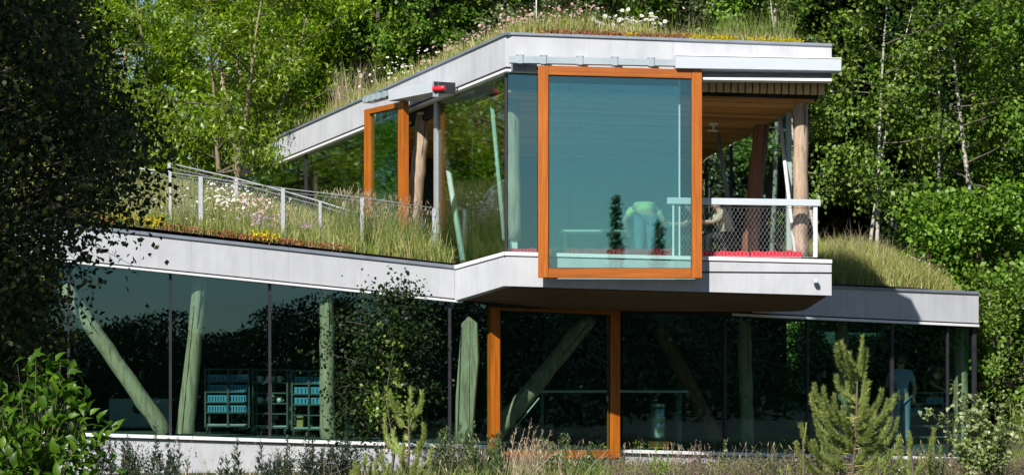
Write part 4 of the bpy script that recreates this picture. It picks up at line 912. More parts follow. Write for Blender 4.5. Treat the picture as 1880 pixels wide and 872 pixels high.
# right roof mound
N = 15000; px = rng.uniform(1500, 1775, N); s = rng.uniform(.3, 6.5, N); pts = np.array([right_roof_z(a, b) for a, b in zip(px, s)])
hm = np.interp(px, [1500, 1560, 1640, 1700, 1745, 1760, 1780], [.34, .38, .42, .44, .36, .2, .05]); hh = hm * rng.uniform(.6, 1.5, N) * np.clip(.55 + s * .8, 0, 1)
dry = rng.uniform(0, 1, N) > .35
stuff('dry_roof_grass', grass_mesh('dry_roof_grass', pts[dry], hh[dry], rng.uniform(.008, .013, dry.sum()), .95, M['grass_gold'], 61)[0])
stuff('roof_grass', grass_mesh('roof_grass', pts[~dry], hh[~dry], rng.uniform(.010, .018, (~dry).sum()), .7, M['grass_green'], 62)[0])
tq = np.array([right_roof_z(a, b) for a, b in zip(rng.uniform(1560, 1745, 420), rng.uniform(1.0, 6.0, 420))]); me, tip = grass_mesh('tall_dry_grass', tq, rng.uniform(.55, 1.0, 420), np.full(420, .009), .95, M['grass_straw'], 64, 4, .8); stuff('tall_dry_grass', me)
pxx = rng.uniform(1690, 1748, 60); flowers('pink_clover', np.array([right_roof_z(a, b) for a, b in zip(pxx, rng.uniform(.8, 2.2, 60))]), rng.uniform(.3, .55, 60), rng.uniform(.014, .026, 60), M['petal_p'], 63)
# ground grass, far right slope and foreground
N = 9000; X = rng.uniform(9.6, 13.5, N); Y = rng.uniform(40, 54, N); ok = ~((X < 10.4) & (Y > 43.5)); X = X[ok]; Y = Y[ok]
stuff('meadow_grass', grass_mesh('meadow_grass', np.stack([X, Y, ground_z(X, Y)], -1), rng.uniform(.12, .38, len(X)), rng.uniform(.010, .018, len(X)), .6, M['grass_green'], 71)[0])
N = 30000; X = rng.uniform(-11, 11.5, N); Y = rng.uniform(33, 39.6, N); ll = np.array([LL.p(300, 700).y - 0.3] * N)
ymax = np.where(X < -.9, 38.2 + (X + 7.5) * .22 - .05, np.where(X < -.3, 39.4, 39.6 + X * 0.4)); ok = Y < ymax - .1; X = X[ok]; Y = Y[ok]
pick = rng.uniform(0, 1, len(X)) < np.where(X < -2, .35, .8); X = X[pick]; Y = Y[pick]; hgt = rng.uniform(.06, .22, len(X)) * np.where(X < -2, .7, 1)
stuff('meadow_grass', grass_mesh('meadow_grass', np.stack([X, Y, ground_z(X, Y)], -1), hgt, rng.uniform(.010, .018, len(X)), .6, M['grass_dark'], 72)[0])
N = 5200; X = np.concatenate([rng.uniform(1.5, 9, N)]); Y = rng.uniform(32.5, 37.5, N); k = .5 + .5 * np.sin(X * 2.1 + 1) * np.sin(Y * 1.7)
base = np.stack([X, Y, ground_z(X, Y)], -1); me, tip = grass_mesh('heather', base, rng.uniform(.16, .34, N) + .08 * k, rng.uniform(.012, .02, N), .5, M['heather'], 73); stuff('heather', me)
p = np.repeat(tip, 5, axis=0) + rng.normal(0, .04, (N * 5, 3)); p[:, 2] -= rng.uniform(0, .1, len(p))
lv, lf = leaf_quads(p, rng.normal(0, 1, (len(p), 3)) + np.array([0, 0, .8]), rng.normal(0, 1, (len(p), 3)), np.full(len(p), .035), np.full(len(p), .022)); stuff('heather', np_mesh('heather', lv, [lf], [M['heather']]))

N = 900; px = np.concatenate([rng.normal(860, 70, 250), rng.normal(980, 45, 300), rng.uniform(1150, 1760, 250), rng.uniform(300, 800, 100)]); d_ = rng.uniform(33.5, 37.5, N)
X = (px - CX) / FPX * d_; me, tip = grass_mesh('pale_grass', np.stack([X, d_, ground_z(X, d_)], -1), rng.uniform(.3, .75, N), np.full(N, .009), .5, M['grass_straw'], 81); stuff('pale_grass', me)
lv, lf = leaf_quads(tip, rng.normal(0, .3, (N, 3)) + np.array([.2, 0, -1]), rng.normal(0, 1, (N, 3)), np.full(N, .10), np.full(N, .016)); stuff('grass_seed_heads', np_mesh('grass_seed_heads', lv, [lf], [M['grass_straw']]))
N = 5200; px = np.concatenate([rng.normal(880, 80, 1600), rng.normal(1080, 60, 1200), rng.uniform(1150, 1880, 2400)]); d_ = rng.uniform(33.0, 36.5, N); X = (px - CX) / FPX * d_
stuff('meadow_grass', grass_mesh('meadow_grass', np.stack([X, d_, ground_z(X, d_)], -1), rng.uniform(.2, .5, N), rng.uniform(.008, .014, N), .7, M['grass_green'], 82)[0])

# ------------------------------------------------------------------ foreground plants
def target_tree(name, label, cat, base, top, targets, n_leaf, L, W, leafm, barkm, r0, sigma, seed, droop=-.5, twig=.012, flat=1.0, cluster=None):
    """trunk from base to top, a limb to every target point, leaves round the limbs' outer parts"""
    rng = np.random.default_rng(seed); V = []; F = []; o = np.array(base, float); t1 = np.array(top, float)
    tp = np.stack([o + (t1 - o) * s + np.array([.06 * math.sin(s * 7), .05 * math.cos(s * 5), 0]) for s in np.linspace(0, 1, 9)]); np_tube(tp - o, np.linspace(r0, r0 * .25, 9), 8, V, F)
    cl = []
    for tg in targets:
        tg = np.array(tg[:3], float); hz = np.linalg.norm((tg - o)[:2]); zs = tg[2] - .35 * hz
        s = np.clip((zs - o[2]) / (t1[2] - o[2]), .06, .97); st = o + (t1 - o) * s; mid = (st + tg) / 2 + np.array([0, 0, .12 * hz]) + rng.normal(0, .05 * hz + .01, 3)
        ts = np.linspace(0, 1, 7)[:, None]; lp_ = (1 - ts) ** 2 * st + 2 * ts * (1 - ts) * mid + ts ** 2 * tg
        np_tube(lp_ - o, np.linspace(max(twig, r0 * .28 * (1 - s)), twig * .35, 7), 4, V, F)
        for w_ in (3, 4, 5, 6): cl.append(lp_[w_] + rng.normal(0, .03, 3))
        cl.append(tg)
        for _ in range(3):
            q = tg + rng.normal(0, sigma * 1.1, 3) + np.array([0, 0, droop * sigma * .6]); np_tube(np.stack([lp_[5], (lp_[5] + q) / 2 + np.array([0, 0, .03]), q]) - o, [twig * .4, twig * .3, twig * .15], 3, V, F); cl.append(q); cl.append((q + lp_[5]) / 2)
    cl = np.array(cl); wt = rng.uniform(.3, 1.6, len(cl)); wt /= wt.sum(); idx = rng.choice(len(cl), n_leaf, p=wt)
    c = cl[idx] + rng.normal(0, 1, (n_leaf, 3)) * sigma * np.array([1, 1, flat]); dirs = rng.normal(0, .7, (n_leaf, 3)) + np.array([0, 0, droop]); nr = rng.normal(0, .7, (n_leaf, 3)) + np.array([0, -.2, .7]); sz = rng.uniform(.6, 1.25, n_leaf)
    lv, lf = leaf_quads(c - o, dirs, nr, L * sz, W * sz)
    t = thing(name, label, cat, tuple(o)); link_mesh('trunk', np_mesh('trunk', np.concatenate(V), [np.concatenate(F)], [barkm], smooth=True), t); link_mesh('crown', np_mesh('crown', lv, [lf], [leafm]), t); return t
rg = random.Random(4)
edge = [(-30, 150), (60, 190), (130, 235), (200, 262), (262, 300), (330, 312), (372, 262), (400, 168), (450, 118), (520, 104), (590, 96), (650, 95), (720, 90), (880, 60)]
tg = []
for _ in range(330):
    py = rg.uniform(-60, 800); xr = np.interp(py, [e[0] for e in edge], [e[1] for e in edge]) - 22; px_ = xr - abs(rg.gauss(0, 1)) * 120 if rg.random() < .45 else rg.uniform(-120, xr)
    tg.append(P(px_, py, rg.uniform(18.3, 22.5)))
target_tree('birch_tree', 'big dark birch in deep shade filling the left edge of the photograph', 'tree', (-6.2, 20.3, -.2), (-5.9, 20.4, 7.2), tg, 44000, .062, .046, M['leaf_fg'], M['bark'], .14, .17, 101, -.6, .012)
# the tall tree left of the view whose crown shades it
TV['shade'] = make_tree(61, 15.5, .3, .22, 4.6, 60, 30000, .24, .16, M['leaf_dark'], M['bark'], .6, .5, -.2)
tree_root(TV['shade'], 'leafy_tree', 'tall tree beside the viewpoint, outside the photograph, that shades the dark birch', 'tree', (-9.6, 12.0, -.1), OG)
# young sapling before the lower glass; its dark leaf colour stands in for shade
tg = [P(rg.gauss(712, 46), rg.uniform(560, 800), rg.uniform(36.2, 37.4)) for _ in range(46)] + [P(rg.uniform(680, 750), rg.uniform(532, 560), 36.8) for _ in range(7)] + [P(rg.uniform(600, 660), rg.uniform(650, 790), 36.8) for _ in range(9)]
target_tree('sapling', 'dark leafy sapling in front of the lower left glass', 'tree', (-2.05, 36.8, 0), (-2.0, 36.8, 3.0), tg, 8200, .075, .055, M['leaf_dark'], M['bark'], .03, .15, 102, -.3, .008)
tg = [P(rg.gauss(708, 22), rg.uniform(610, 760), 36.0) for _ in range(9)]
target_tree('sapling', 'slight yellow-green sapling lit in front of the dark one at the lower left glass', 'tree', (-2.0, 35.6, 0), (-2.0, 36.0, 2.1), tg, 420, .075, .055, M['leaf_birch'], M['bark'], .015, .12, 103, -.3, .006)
for k_, (lab, cx_, top_, wd_, d_, mt, n_) in enumerate((('low dark green shrub below the lower orange frame, right of the straw grass', 1062, 812, 34, 35.2, 'leaf_birch', 900), ('low loose green shrub at the bottom, left of the straw grass', 856, 815, 36, 34.6, 'leaf_olive', 900),
  ('low dark shrub at the bottom below the dark sapling', 600, 828, 46, 35.0, 'leaf_dark', 1300), ('low green shrub at the bottom edge under the slim young pine', 1690, 846, 40, 32.4, 'leaf_olive', 800), ('low dark shrub at the foot of the left plinth beside the bright shrub', 236, 812, 42, 34.0, 'leaf_dark', 1200), ('low brownish-green shrub at the bottom left of the big pine', 1420, 838, 44, 33.4, 'leaf_olive', 700))):
    b_ = P(cx_, 0, d_); tg = [P(rg.gauss(cx_, wd_), rg.uniform(top_, 885), d_ + rg.uniform(-.4, .4)) for _ in range(16)]
    target_tree('low_shrub', lab, 'shrub', (b_.x, d_, 0), (b_.x, d_, .7), tg, n_, .05, .022, M[mt], M['bark'], .012, .07, 120 + k_, .3, .006)
# dogwood shrub bottom left (each leaf curved along its midrib)
def shrub(label, base, tips, n_leaf, L, W, mat, seed, name='leafy_shrub', sig=.08):
    rng = np.random.default_rng(seed); o = np.array(base, float); V = []; F = []; cl = []; ds = []
    for tp in tips:
        tp = np.array(tp[:3]); mid = (o + tp) / 2 + np.array([0, 0, .18]) + rng.normal(0, .05, 3); ts = np.linspace(0, 1, 8)[:, None]; lp_ = (1 - ts) ** 2 * o + 2 * ts * (1 - ts) * mid + ts ** 2 * tp
        np_tube(lp_ - o, np.linspace(.008, .002, 8), 4, V, F)
        for w_ in (3, 4, 5, 6, 7): cl.append(lp_[w_]); ds.append(lp_[w_] - lp_[w_ - 1])
    cl = np.array(cl); ds = unit(np.array(ds)); idx = rng.integers(0, len(cl), n_leaf); c = cl[idx] + rng.normal(0, sig * .5, (n_leaf, 3)); d = unit(rng.normal(0, .8, (n_leaf, 3)) + ds[idx] * .7 + np.array([0, 0, -.1])); nr = unit(rng.normal(0, .45, (n_leaf, 3)) + np.array([0, -.25, 1])); side = unit(np.cross(d, nr)); up = np.cross(side, d); l = (L * rng.uniform(.55, 1.2, n_leaf))[:, None]; w_ = l * (W / L)
    st = []
    for t, ww, dz in ((0, .02, 0), (.3, .5, .05), (.6, .42, .02), (.85, .16, -.08), (1, 0, -.2)):
        m_ = c + d * l * t + up * l * dz
        st += [m_ - side * w_ * ww + up * w_ * ww * .35, m_, m_ + side * w_ * ww + up * w_ * ww * .35]
    lv = np.stack(st, 1).reshape(-1, 3); b = np.arange(n_leaf) * 15; Q = []
    for k in range(4):
        for j in (0, 1): Q.append(np.stack([b + 3 * k + j, b + 3 * k + j + 1, b + 3 * k + j + 4, b + 3 * k + j + 3], -1))
    t = thing(name, label, 'shrub', tuple(o)); link_mesh('stems', np_mesh('stems', np.concatenate(V), [np.concatenate(F)], [M['bark']], smooth=True), t)
    link_mesh('foliage', np_mesh('foliage', lv - np.tile(o, (len(lv), 1)), [np.concatenate(Q)], [mat], smooth=True), t)
tips = [P(rg.uniform(-40, 170), rg.uniform(655, 870), rg.uniform(12.6, 13.8)) for _ in range(52)] + [P(x, y_, 13.1) for x, y_ in ((190, 800), (205, 792), (170, 815), (66, 650), (200, 868), (120, 745), (95, 700))]
shrub('bright broad-leaved shrub at the bottom left corner, nearest the camera', (-2.95, 13.2, .55), tips, 1450, .098, .05, M['leaf_shrub'], 104)
tips = [P(rg.gauss(1818, 34), rg.uniform(735, 872), rg.uniform(33.2, 34.4)) for _ in range(26)] + [P(x, y_, 33.6) for x, y_ in ((1757, 710), (1765, 735), (1790, 728), (1800, 760), (1745, 760), (1868, 800))]
shrub('pale green young birch bush at the lower right corner', (7.35, 33.8, 0), tips, 1900, .09, .066, M['leaf_young'], 105, 'birch_bush', .12)

def pine(label, base, shoots, needle_L, seed, trunk=None):
    """shoots: list of (start, end) world points; each is a candle clothed in needles"""
    rng = np.random.default_rng(seed); o = np.array(base, float); V = []; F = []; c = []; dd = []; nl = []
    if trunk: tp = np.array([o, o + (np.array(trunk) - o) * .4 + np.array([.03, 0, 0]), o + (np.array(trunk) - o) * .78]); np_tube(tp - o, [.028, .02, .011], 7, V, F)
    nst = sum(len(f) for f in F)
    for a, b in shoots:
        a = np.array(a[:3]); b = np.array(b[:3]); mid = (a + b) / 2; hz = b[:2] - a[:2]; mid[:2] += hz * .42; mid[2] -= .22 * np.linalg.norm(hz) + .02
        cp = np.array([a[0] + hz[0] * .95, a[1] + hz[1] * .95, a[2] + .10 * (b[2] - a[2])]) + rng.normal(0, .03, 3); b = b + rng.normal(0, .03, 3); ts = np.linspace(0, 1, 8)[:, None]; lp_ = (1 - ts) ** 2 * a + 2 * ts * (1 - ts) * cp + ts ** 2 * b; np_tube(lp_ - o, np.linspace(.010, .007, 8), 5, V, F)
        Ln = np.linalg.norm(np.diff(lp_, axis=0), axis=1).sum(); n = int(Ln * 1150); t = rng.uniform(.12, 1, n); q = t * 7; j = np.minimum(6, q.astype(int)); p_ = lp_[j] + (lp_[j + 1] - lp_[j]) * (q - j)[:, None]; tg_ = unit(lp_[j + 1] - lp_[j])
        rd = unit(np.cross(tg_, rng.normal(0, 1, (n, 3)))); c.append(p_); dd.append(tg_ * rng.uniform(.5, 1.7, n)[:, None] + rd * rng.uniform(.5, 1.3, n)[:, None]); nl.append(needle_L * rng.uniform(.45, 1.15, n) * (1 - .4 * t))
    c = np.concatenate(c) - o; dd = unit(np.concatenate(dd)); nl = np.concatenate(nl); n = len(c); sd = unit(np.cross(dd, rng.normal(0, 1, (n, 3)))) * .0052
    lv = np.stack([c - sd, c + sd, c + dd * nl[:, None]], 1).reshape(-1, 3)
    t = thing('pine_sapling', label, 'pine', tuple(o), 'young pines in front of the building'); FF = np.concatenate(F); link_mesh('stem', np_mesh('stem', np.concatenate(V), [FF], [M['bark'], M['candle']], (np.arange(len(FF)) >= nst).astype(int), smooth=True), t)
    link_mesh('needles', np_mesh('needles', lv, [np.arange(n * 3).reshape(-1, 3)], [M['needle']]), t)
def pine_px(label, d, base, top, tipsl, nL, seed):
    b = P(*base, d); b.z = 0; tr_ = P(*top, d); sh = []; rp = random.Random(seed)
    for (x, y_) in tipsl:
        e = P(x, y_, d + rp.uniform(-.45, .45)); hx = abs(e.x - b.x); s = max(.08, min(.80, (e.z - rp.uniform(.28, .5) - .25 * hx) / max(.1, tr_.z)))
        sh.append((b.lerp(tr_, s), e))
    sh.append((b.lerp(tr_, .72), tr_)); pine(label, b, sh, nL, seed, tr_)
pine_px('big young pine with many upright pale candles before the right lower glass', 33.0, (1562, 880), (1578, 618),
        [(1549, 628), (1532, 640), (1591, 640), (1560, 648), (1598, 700), (1535, 690), (1495, 705), (1482, 720), (1640, 722), (1622, 735), (1632, 770), (1605, 745), (1585, 735), (1475, 780), (1500, 770), (1520, 755), (1643, 775), (1545, 745), (1520, 800), (1560, 790), (1590, 790), (1612, 800), (1480, 840), (1500, 835), (1535, 840), (1575, 840), (1610, 835), (1510, 720), (1567, 690), (1585, 690), (1650, 800), (1552, 770), (1574, 760), (1625, 800), (1492, 750), (1488, 800), (1465, 815), (1510, 815), (1545, 825), (1590, 818), (1635, 820), (1655, 830), (1527, 775), (1600, 770), (1565, 720), (1555, 705), (1510, 742), (1528, 722), (1612, 718), (1630, 750)], .125, 201)
pine_px('slim young pine between the big pine and the birch bush', 32.0, (1672, 900), (1671, 790), [(1655, 850), (1690, 838), (1672, 820), (1680, 860), (1650, 870)], .10, 202)
pine_px('small bright pine tip beside the wheeled cart', 32.5, (1712, 900), (1714, 783), [(1703, 812), (1726, 820), (1700, 845), (1728, 850), (1712, 830)], .10, 203)
pine_px('dark feathery young pine in front of the sapling at the centre left', 34.0, (745, 905), (752, 712), [(712, 720), (730, 745), (775, 715), (768, 745), (722, 790), (780, 775), (705, 770), (750, 770), (735, 820), (775, 815), (700, 830), (760, 845), (790, 825)], .12, 204)
pine_px('low bright pine tuft at the bottom left of the centre', 33.0, (668, 930), (670, 838), [(650, 848), (690, 845), (640, 865), (700, 862), (660, 855), (712, 850), (680, 858)], .12, 205)
pine_px('lone bare pine candle left of the big pine', 32.5, (1471, 900), (1475, 780), [(1468, 845), (1480, 850)], .05, 206)
pine_px('short pine tip at the bottom edge left of the big pine', 31.5, (1440, 900), (1445, 848), [(1452, 860), (1436, 862)], .06, 207)
pine_px('short pine tip at the bottom edge under the big pine', 31.5, (1613, 905), (1614, 838), [(1606, 862), (1622, 858)], .06, 208)

def weed(label, stems, mat, seed, L=.10, W=.026, name='weed_clump', group='weeds along the foot of the building', dens=62, cat='weed', up=.9):
    """stems: list of (x_px, top_py, d): upright stalks with narrow leaves"""
    rng = np.random.default_rng(seed); d0 = stems[0][2]; o = np.array([(np.mean([s[0] for s in stems]) - CX) / FPX * d0, d0, 0.0]); V = []; F = []; cs = []; ds = []; sz = []
    for x, ty, d in [(x_ + rng.normal(0, 9) * j_, t_ + abs(rng.normal(0, 16)) * j_, d_ + rng.normal(0, .15) * j_) for x_, t_, d_ in stems for j_ in (0, 1)]:
        tpt = np.array(P(x, ty, d)); b = np.array([tpt[0] + rng.normal(0, .07), d + rng.normal(0, .05), -.03]); lp_ = np.stack([b + (tpt - b) * s + np.array([.03 * math.sin(3 * s + x), 0, 0]) * s * (1 - s) * 4 for s in np.linspace(0, 1, 7)])
        np_tube(lp_ - o, np.linspace(.007, .002, 7), 4, V, F); Ln = np.linalg.norm(tpt - b); n = int(Ln * dens); t = rng.uniform(.25, 1, n); q = t * 6; j = np.minimum(5, q.astype(int)); p_ = lp_[j] + (lp_[j + 1] - lp_[j]) * (q - j)[:, None]; a = rng.uniform(0, 6.283, n)
        cs.append(p_); ds.append(np.stack([np.cos(a), np.sin(a), up + rng.uniform(-.3, .5, n)], -1)); sz.append(rng.uniform(.4, 1.3, n) * (1.2 - .65 * t))
    c = np.concatenate(cs) - o; ds = np.concatenate(ds); sz = np.concatenate(sz) * 1.25; lv, lf = leaf_quads(c, ds, rng.normal(0, .4, c.shape) + np.array([0, -.3, 1]), L * sz, W * sz)
    t = thing(name, label, cat, tuple(o), group); link_mesh('stalks', np_mesh('stalks', np.concatenate(V), [np.concatenate(F)], [mat], smooth=True), t)['kind'] = 'stuff'; link_mesh('leaves', np_mesh('leaves', lv, [lf], [mat]), t)['kind'] = 'stuff'
def bunch(x0, x1, y0, y1, n, d): return [(rg.uniform(x0, x1), rg.uniform(y0, y1), d + rg.uniform(-.5, .5)) for _ in range(n)]
weed('dark upright weeds against the plinth, just right of the bottom left shrub', bunch(175, 260, 800, 850, 13, 35.5), M['weed'], 301)
weed('tall dark weed spire standing against the left sill', [(287, 775, 35.5)] + bunch(275, 335, 800, 845, 9, 35.5), M['weed'], 302)
weed('dark weeds below the wheeled racks', [(434, 800, 35.5), (478, 798, 35.6)] + bunch(400, 500, 835, 866, 9, 35.5), M['weed'], 303)
weed('dense dark weeds below the mullion between the racks', [(528, 800, 35.5), (561, 795, 35.4), (575, 800, 35.4)] + bunch(500, 600, 815, 860, 16, 35.5), M['weed'], 304)
weed('dark weeds at the foot of the dark sapling', [(635, 795, 35.6)] + bunch(590, 700, 805, 860, 18, 35.5), M['weed'], 305)
weed('grey-green weeds left of the lower orange frame', bunch(790, 880, 770, 850, 22, 35.0), M['weed_light'], 306)
weed('pale green weeds before the lower orange stile', bunch(845, 935, 790, 862, 18, 34.5), M['weed_light'], 307)
weed('dark thistle-like weeds under the lower orange frame', bunch(985, 1090, 790, 865, 12, 35.0), M['weed_light'], 308)
weed('fresh yellow-green weed spires below the lower right glass', [(1208, 812, 33.5), (1228, 832, 33.4), (1200, 838, 33.4), (1220, 848, 33.3), (1192, 855, 33.4), (1238, 855, 33.3)], M['fresh'], 309, .05, .022, dens=150)
weed('thin weed with pale tufts in front of the right mullion', [(1335, 806, 34.0), (1320, 838, 34.0), (1300, 842, 34.0), (1345, 835, 34.2), (1360, 842, 34.0), (1252, 842, 34.0)], M['leaf_young'], 310, .05, .035, dens=40)
weed('brownish weeds along the sill right of the steel keg', bunch(1250, 1345, 808, 835, 9, 35.6), M['heather'], 311, .05, .03, dens=45)
weed('brownish weeds at the bottom between heather and the big pine', bunch(1390, 1470, 822, 850, 12, 35.0), M['heather'], 312, .04, .025, dens=60)
def tuft(label, stems, mat, seed, name='dry_grass_tuft'):
    rng = np.random.default_rng(seed); b = np.array([P(s[0], 0, s[3])[0:2] + (0.0,) if False else (P(s[0], 0, s[3]).x, s[3], -.02) for s in stems]); tp = np.array([tuple(P(s[1], s[2], s[3] + rng.uniform(-.1, .1))) for s in stems]); o = b.mean(0); V = []; F = []; c = []; dd = []
    for p, q in zip(b, tp):
        m_ = (p + q) / 2 + np.array([0, 0, .06]); np_tube(np.stack([p, m_, p + (q - p) * .8 + np.array([0, 0, .03]), q]) - o, [.006, .005, .004, .002], 4, V, F); n = 16; s = rng.uniform(.72, 1, n)[:, None]; c.append(p + (q - p) * s); dd.append(np.tile(q - p, (n, 1)) + rng.normal(0, .35, (n, 3)))
    c = np.concatenate(c) - o; dd = np.concatenate(dd); lv, lf = leaf_quads(c, dd, rng.normal(0, 1, c.shape), np.full(len(c), .07), np.full(len(c), .010))
    t = thing(name, label, 'grass', tuple(o)); link_mesh('stalks', np_mesh('stalks', np.concatenate(V), [np.concatenate(F)], [mat]), t)['kind'] = 'stuff'; link_mesh('seed_heads', np_mesh('seed_heads', lv, [lf], [mat]), t)['kind'] = 'stuff'
tuft('tall dry straw-coloured grass stalks in front of the lower orange frame', [(940 + rg.uniform(-14, 50), x, y_, 33.0) for x, y_ in ((948, 786), (962, 790), (975, 772), (985, 783), (998, 788), (1012, 792), (940, 800), (968, 805), (990, 806), (1003, 812), (955, 815), (980, 800), (1015, 815), (946, 830), (972, 835), (1020, 830))], M['grass_straw'], 401)
tuft('long bent dry grass stalks leaning right below the frame sill', [(1030, 1065, 830, 33.2), (1050, 1117, 825, 33.2), (1135, 1148, 818, 33.2), (1238, 1233, 816, 33.4), (1246, 1242, 832, 33.4), (1130, 1140, 832, 33.3), (1020, 1035, 840, 33.3)], M['grass_straw'], 402)

# ------------------------------------------------------------------ things inside the rooms
def surf1(n, c, r=.5, m=0.0): return surf(n, tuple(x * .88 for x in c), c, 6, r, metal=m)
M['rack'] = surf1('dark_green_metal', (.10, .12, .11), .4, .3); M['blue'] = surf1('blue_plastic', (.10, .30, .48), .4); M['cup'] = surf1('white_china', (.78, .80, .76), .3); M['tyre'] = surf1('black_rubber', (.02, .02, .02), .7)
M['tan'] = surf1('tan_card', (.42, .28, .10), .8); M['tabletop'] = surf1('grey_laminate', (.45, .50, .50), .35); M['inox'] = surf1('brushed_steel', (.55, .56, .56), .28, .9)
def rack(label, x0, x1, d, y0, y1, trays, seed):
    a = P(x0, y1, d); b = P(x1, y0, d); r_ = random.Random(seed); W_ = b.x - a.x; zf = lfz(b.x); D = .55; ztop = b.z
    t = thing('wheeled_rack', label, 'trolley', ((a.x + b.x) / 2, d + D / 2, zf), 'wheeled racks behind the lower left glass')
    for xx in (a.x, a.x + W_ * .5, b.x - .035):
        for yy in (d, d + D): MB().box((xx, yy, zf + .14), (xx + .035, yy + .035, ztop)).build('upright', M['rack'], t)
    zs = [zf + .15] + [zf + .15 + (ztop - zf - .18) * k for k in (.24, .42, .60, .78, 1.0)]
    for z in zs: 
        m_ = MB(); m_.box((a.x + .036, d + .004, z), (b.x - .036, d + .03, z + .025)); m_.box((a.x + .036, d + D - .03, z), (b.x - .036, d + D, z + .025)); m_.box((a.x + .01, d + .036, z), (a.x + .03, d + D, z + .025)); m_.box((b.x - .03, d + .036, z), (b.x - .01, d + D, z + .025)); m_.build('shelf_rail', M['rack'], t)
    MB().box((a.x + .04, d + .035, zf + .18), (b.x - .04, d + D - .035, zf + .20)).build('base_shelf', M['tabletop'], t)
    for xx in (a.x + .05, b.x - .06):
        for yy in (d + .04, d + D - .04): w_ = MB().tube([(xx - .015, yy, zf + .055), (xx + .015, yy, zf + .055)], .055, 14).build('wheel', M['tyre'], t); MB().box((xx - .022, yy - .02, zf + .06), (xx + .022, yy + .02, zf + .15)).build('fork', M['rack'], w_)
    return zs, a.x, b.x, d, D
def crate(x0, x1, y0, y1, z, h, label, group):
    t = thing('plastic_tray', label, 'tray', ((x0 + x1) / 2, (y0 + y1) / 2, z), group); th = .012
    MB().box((x0, y0, z), (x1, y1, z + th)).build('bottom', M['blue'], t)
    m_ = MB()
    for k in range(7):
        xx = lerp(x0, x1, k / 7) + .004; m_.box((xx, y0, z + th), (xx + (x1 - x0) / 7 - .018, y0 + th, z + h * .8))
    m_.build('front', M['blue'], t); MB().box((x0, y0 - .003, z + h * .8 + .001), (x1, y0 + th, z + h)).build('rim', M['blue'], t)
    for xx in (x0, x1 - th): MB().box((xx, y0 + th, z + th), (xx + th, y1, z + h)).build('side', M['blue'], t)
def cup(x, y_, z, r, h, label, group):
    t = thing('cup', label, 'cup', (x, y_, z), group); MB().tube([(x, y_, z), (x, y_, z + h * .5), (x, y_, z + h)], [r * .75, r * .95, r], 14).build('bowl', M['cup'], t)
    MB().tube([(x + r * .9, y_, z + h * .8), (x + r * 1.5, y_, z + h * .7), (x + r * 1.5, y_, z + h * .4), (x + r * .85, y_, z + h * .25)], r * .13, 6).build('handle', M['cup'], t)
ORD = ['lowest', 'second lowest', 'second highest', 'topmost']
zs, xa, xb, dd_, DD = rack('left wheeled rack holding blue trays, behind the lower glass', 375, 458, 41.3, 676, 788, 4, 1)
for k in range(4):
    for c_ in range(2):
        x0 = xa + .05 + c_ * (xb - xa - .06) / 2; crate(x0, x0 + (xb - xa) / 2 - .06, dd_ + .05, dd_ + .5, zs[k + 1] + .027, .12, f'{ORD[k]} blue tray in the {"right" if c_ else "left"} column of the left rack', 'blue trays on the racks')
zs, xa, xb, dd_, DD = rack('middle wheeled rack with white cups, cut by the dark mullion', 463, 529, 41.3, 677, 790, 0, 2)
for k, nm in ((4, 'top'), (2, 'middle')):
    for c_, w_ in enumerate(('left', 'centre', 'right')):
        cup(xa + .12 + c_ * .19, dd_ + .16, zs[k] + .026, .055 + .012 * (c_ % 2), .11 + .05 * (k == 2 and c_ == 1), f'white cup at the {w_} of the {nm} shelf of the middle rack', 'white cups on the middle rack')
zs, xa, xb, dd_, DD = rack('right wheeled rack with blue trays, beside the upright log', 534, 596, 41.3, 679, 792, 2, 3)
for k in range(3):
    crate(xa + .06, xb - .07, dd_ + .05, dd_ + .5, zs[k + 2] + .027, .12, f'{("lower", "middle", "upper")[k]} blue tray on the right rack beside the upright log', 'blue trays on the racks')
tag(MB().box((xa + .1, dd_ + .1, zs[0] + .052), (xa + .22, dd_ + .3, zs[0] + .27)).build('carton', M['tan'], None, .005), 'tan carton standing on the bottom of the right rack', 'carton')
# dull grey tank top far left, door-like panel
m_ = MB(); a = P(200, 732, 44); b = P(312, 778, 44); t = thing('low_bench', 'low grey bench with a round hole behind the leaning log', 'bench', ((a.x + b.x) / 2, 44.2, lfz(a.x))); MB().box((a.x, 44, lfz(a.x) + .001), (b.x, 44.06, a.z)).build('front_panel', M['tabletop'], t); MB().box((a.x, 44.061, a.z - .04), (b.x, 44.6, a.z + .002)).build('seat', M['tabletop'], t); c = P(252, 750, 43.99); MB().tube([c, c + Vector((0, .02, 0))], .1, 18).build('round_hole', M['dark'], t)
a = P(630, 0, 42.5); tag(MB().box((a.x, 42.5, lfz(a.x)), (a.x + .22, 42.9, lfz(a.x) + .45)).build('storage_box', surf1('pale_blue_plastic', (.30, .52, .55), .4), None, .01), 'pale blue storage box on the floor behind the dark sapling', 'box')
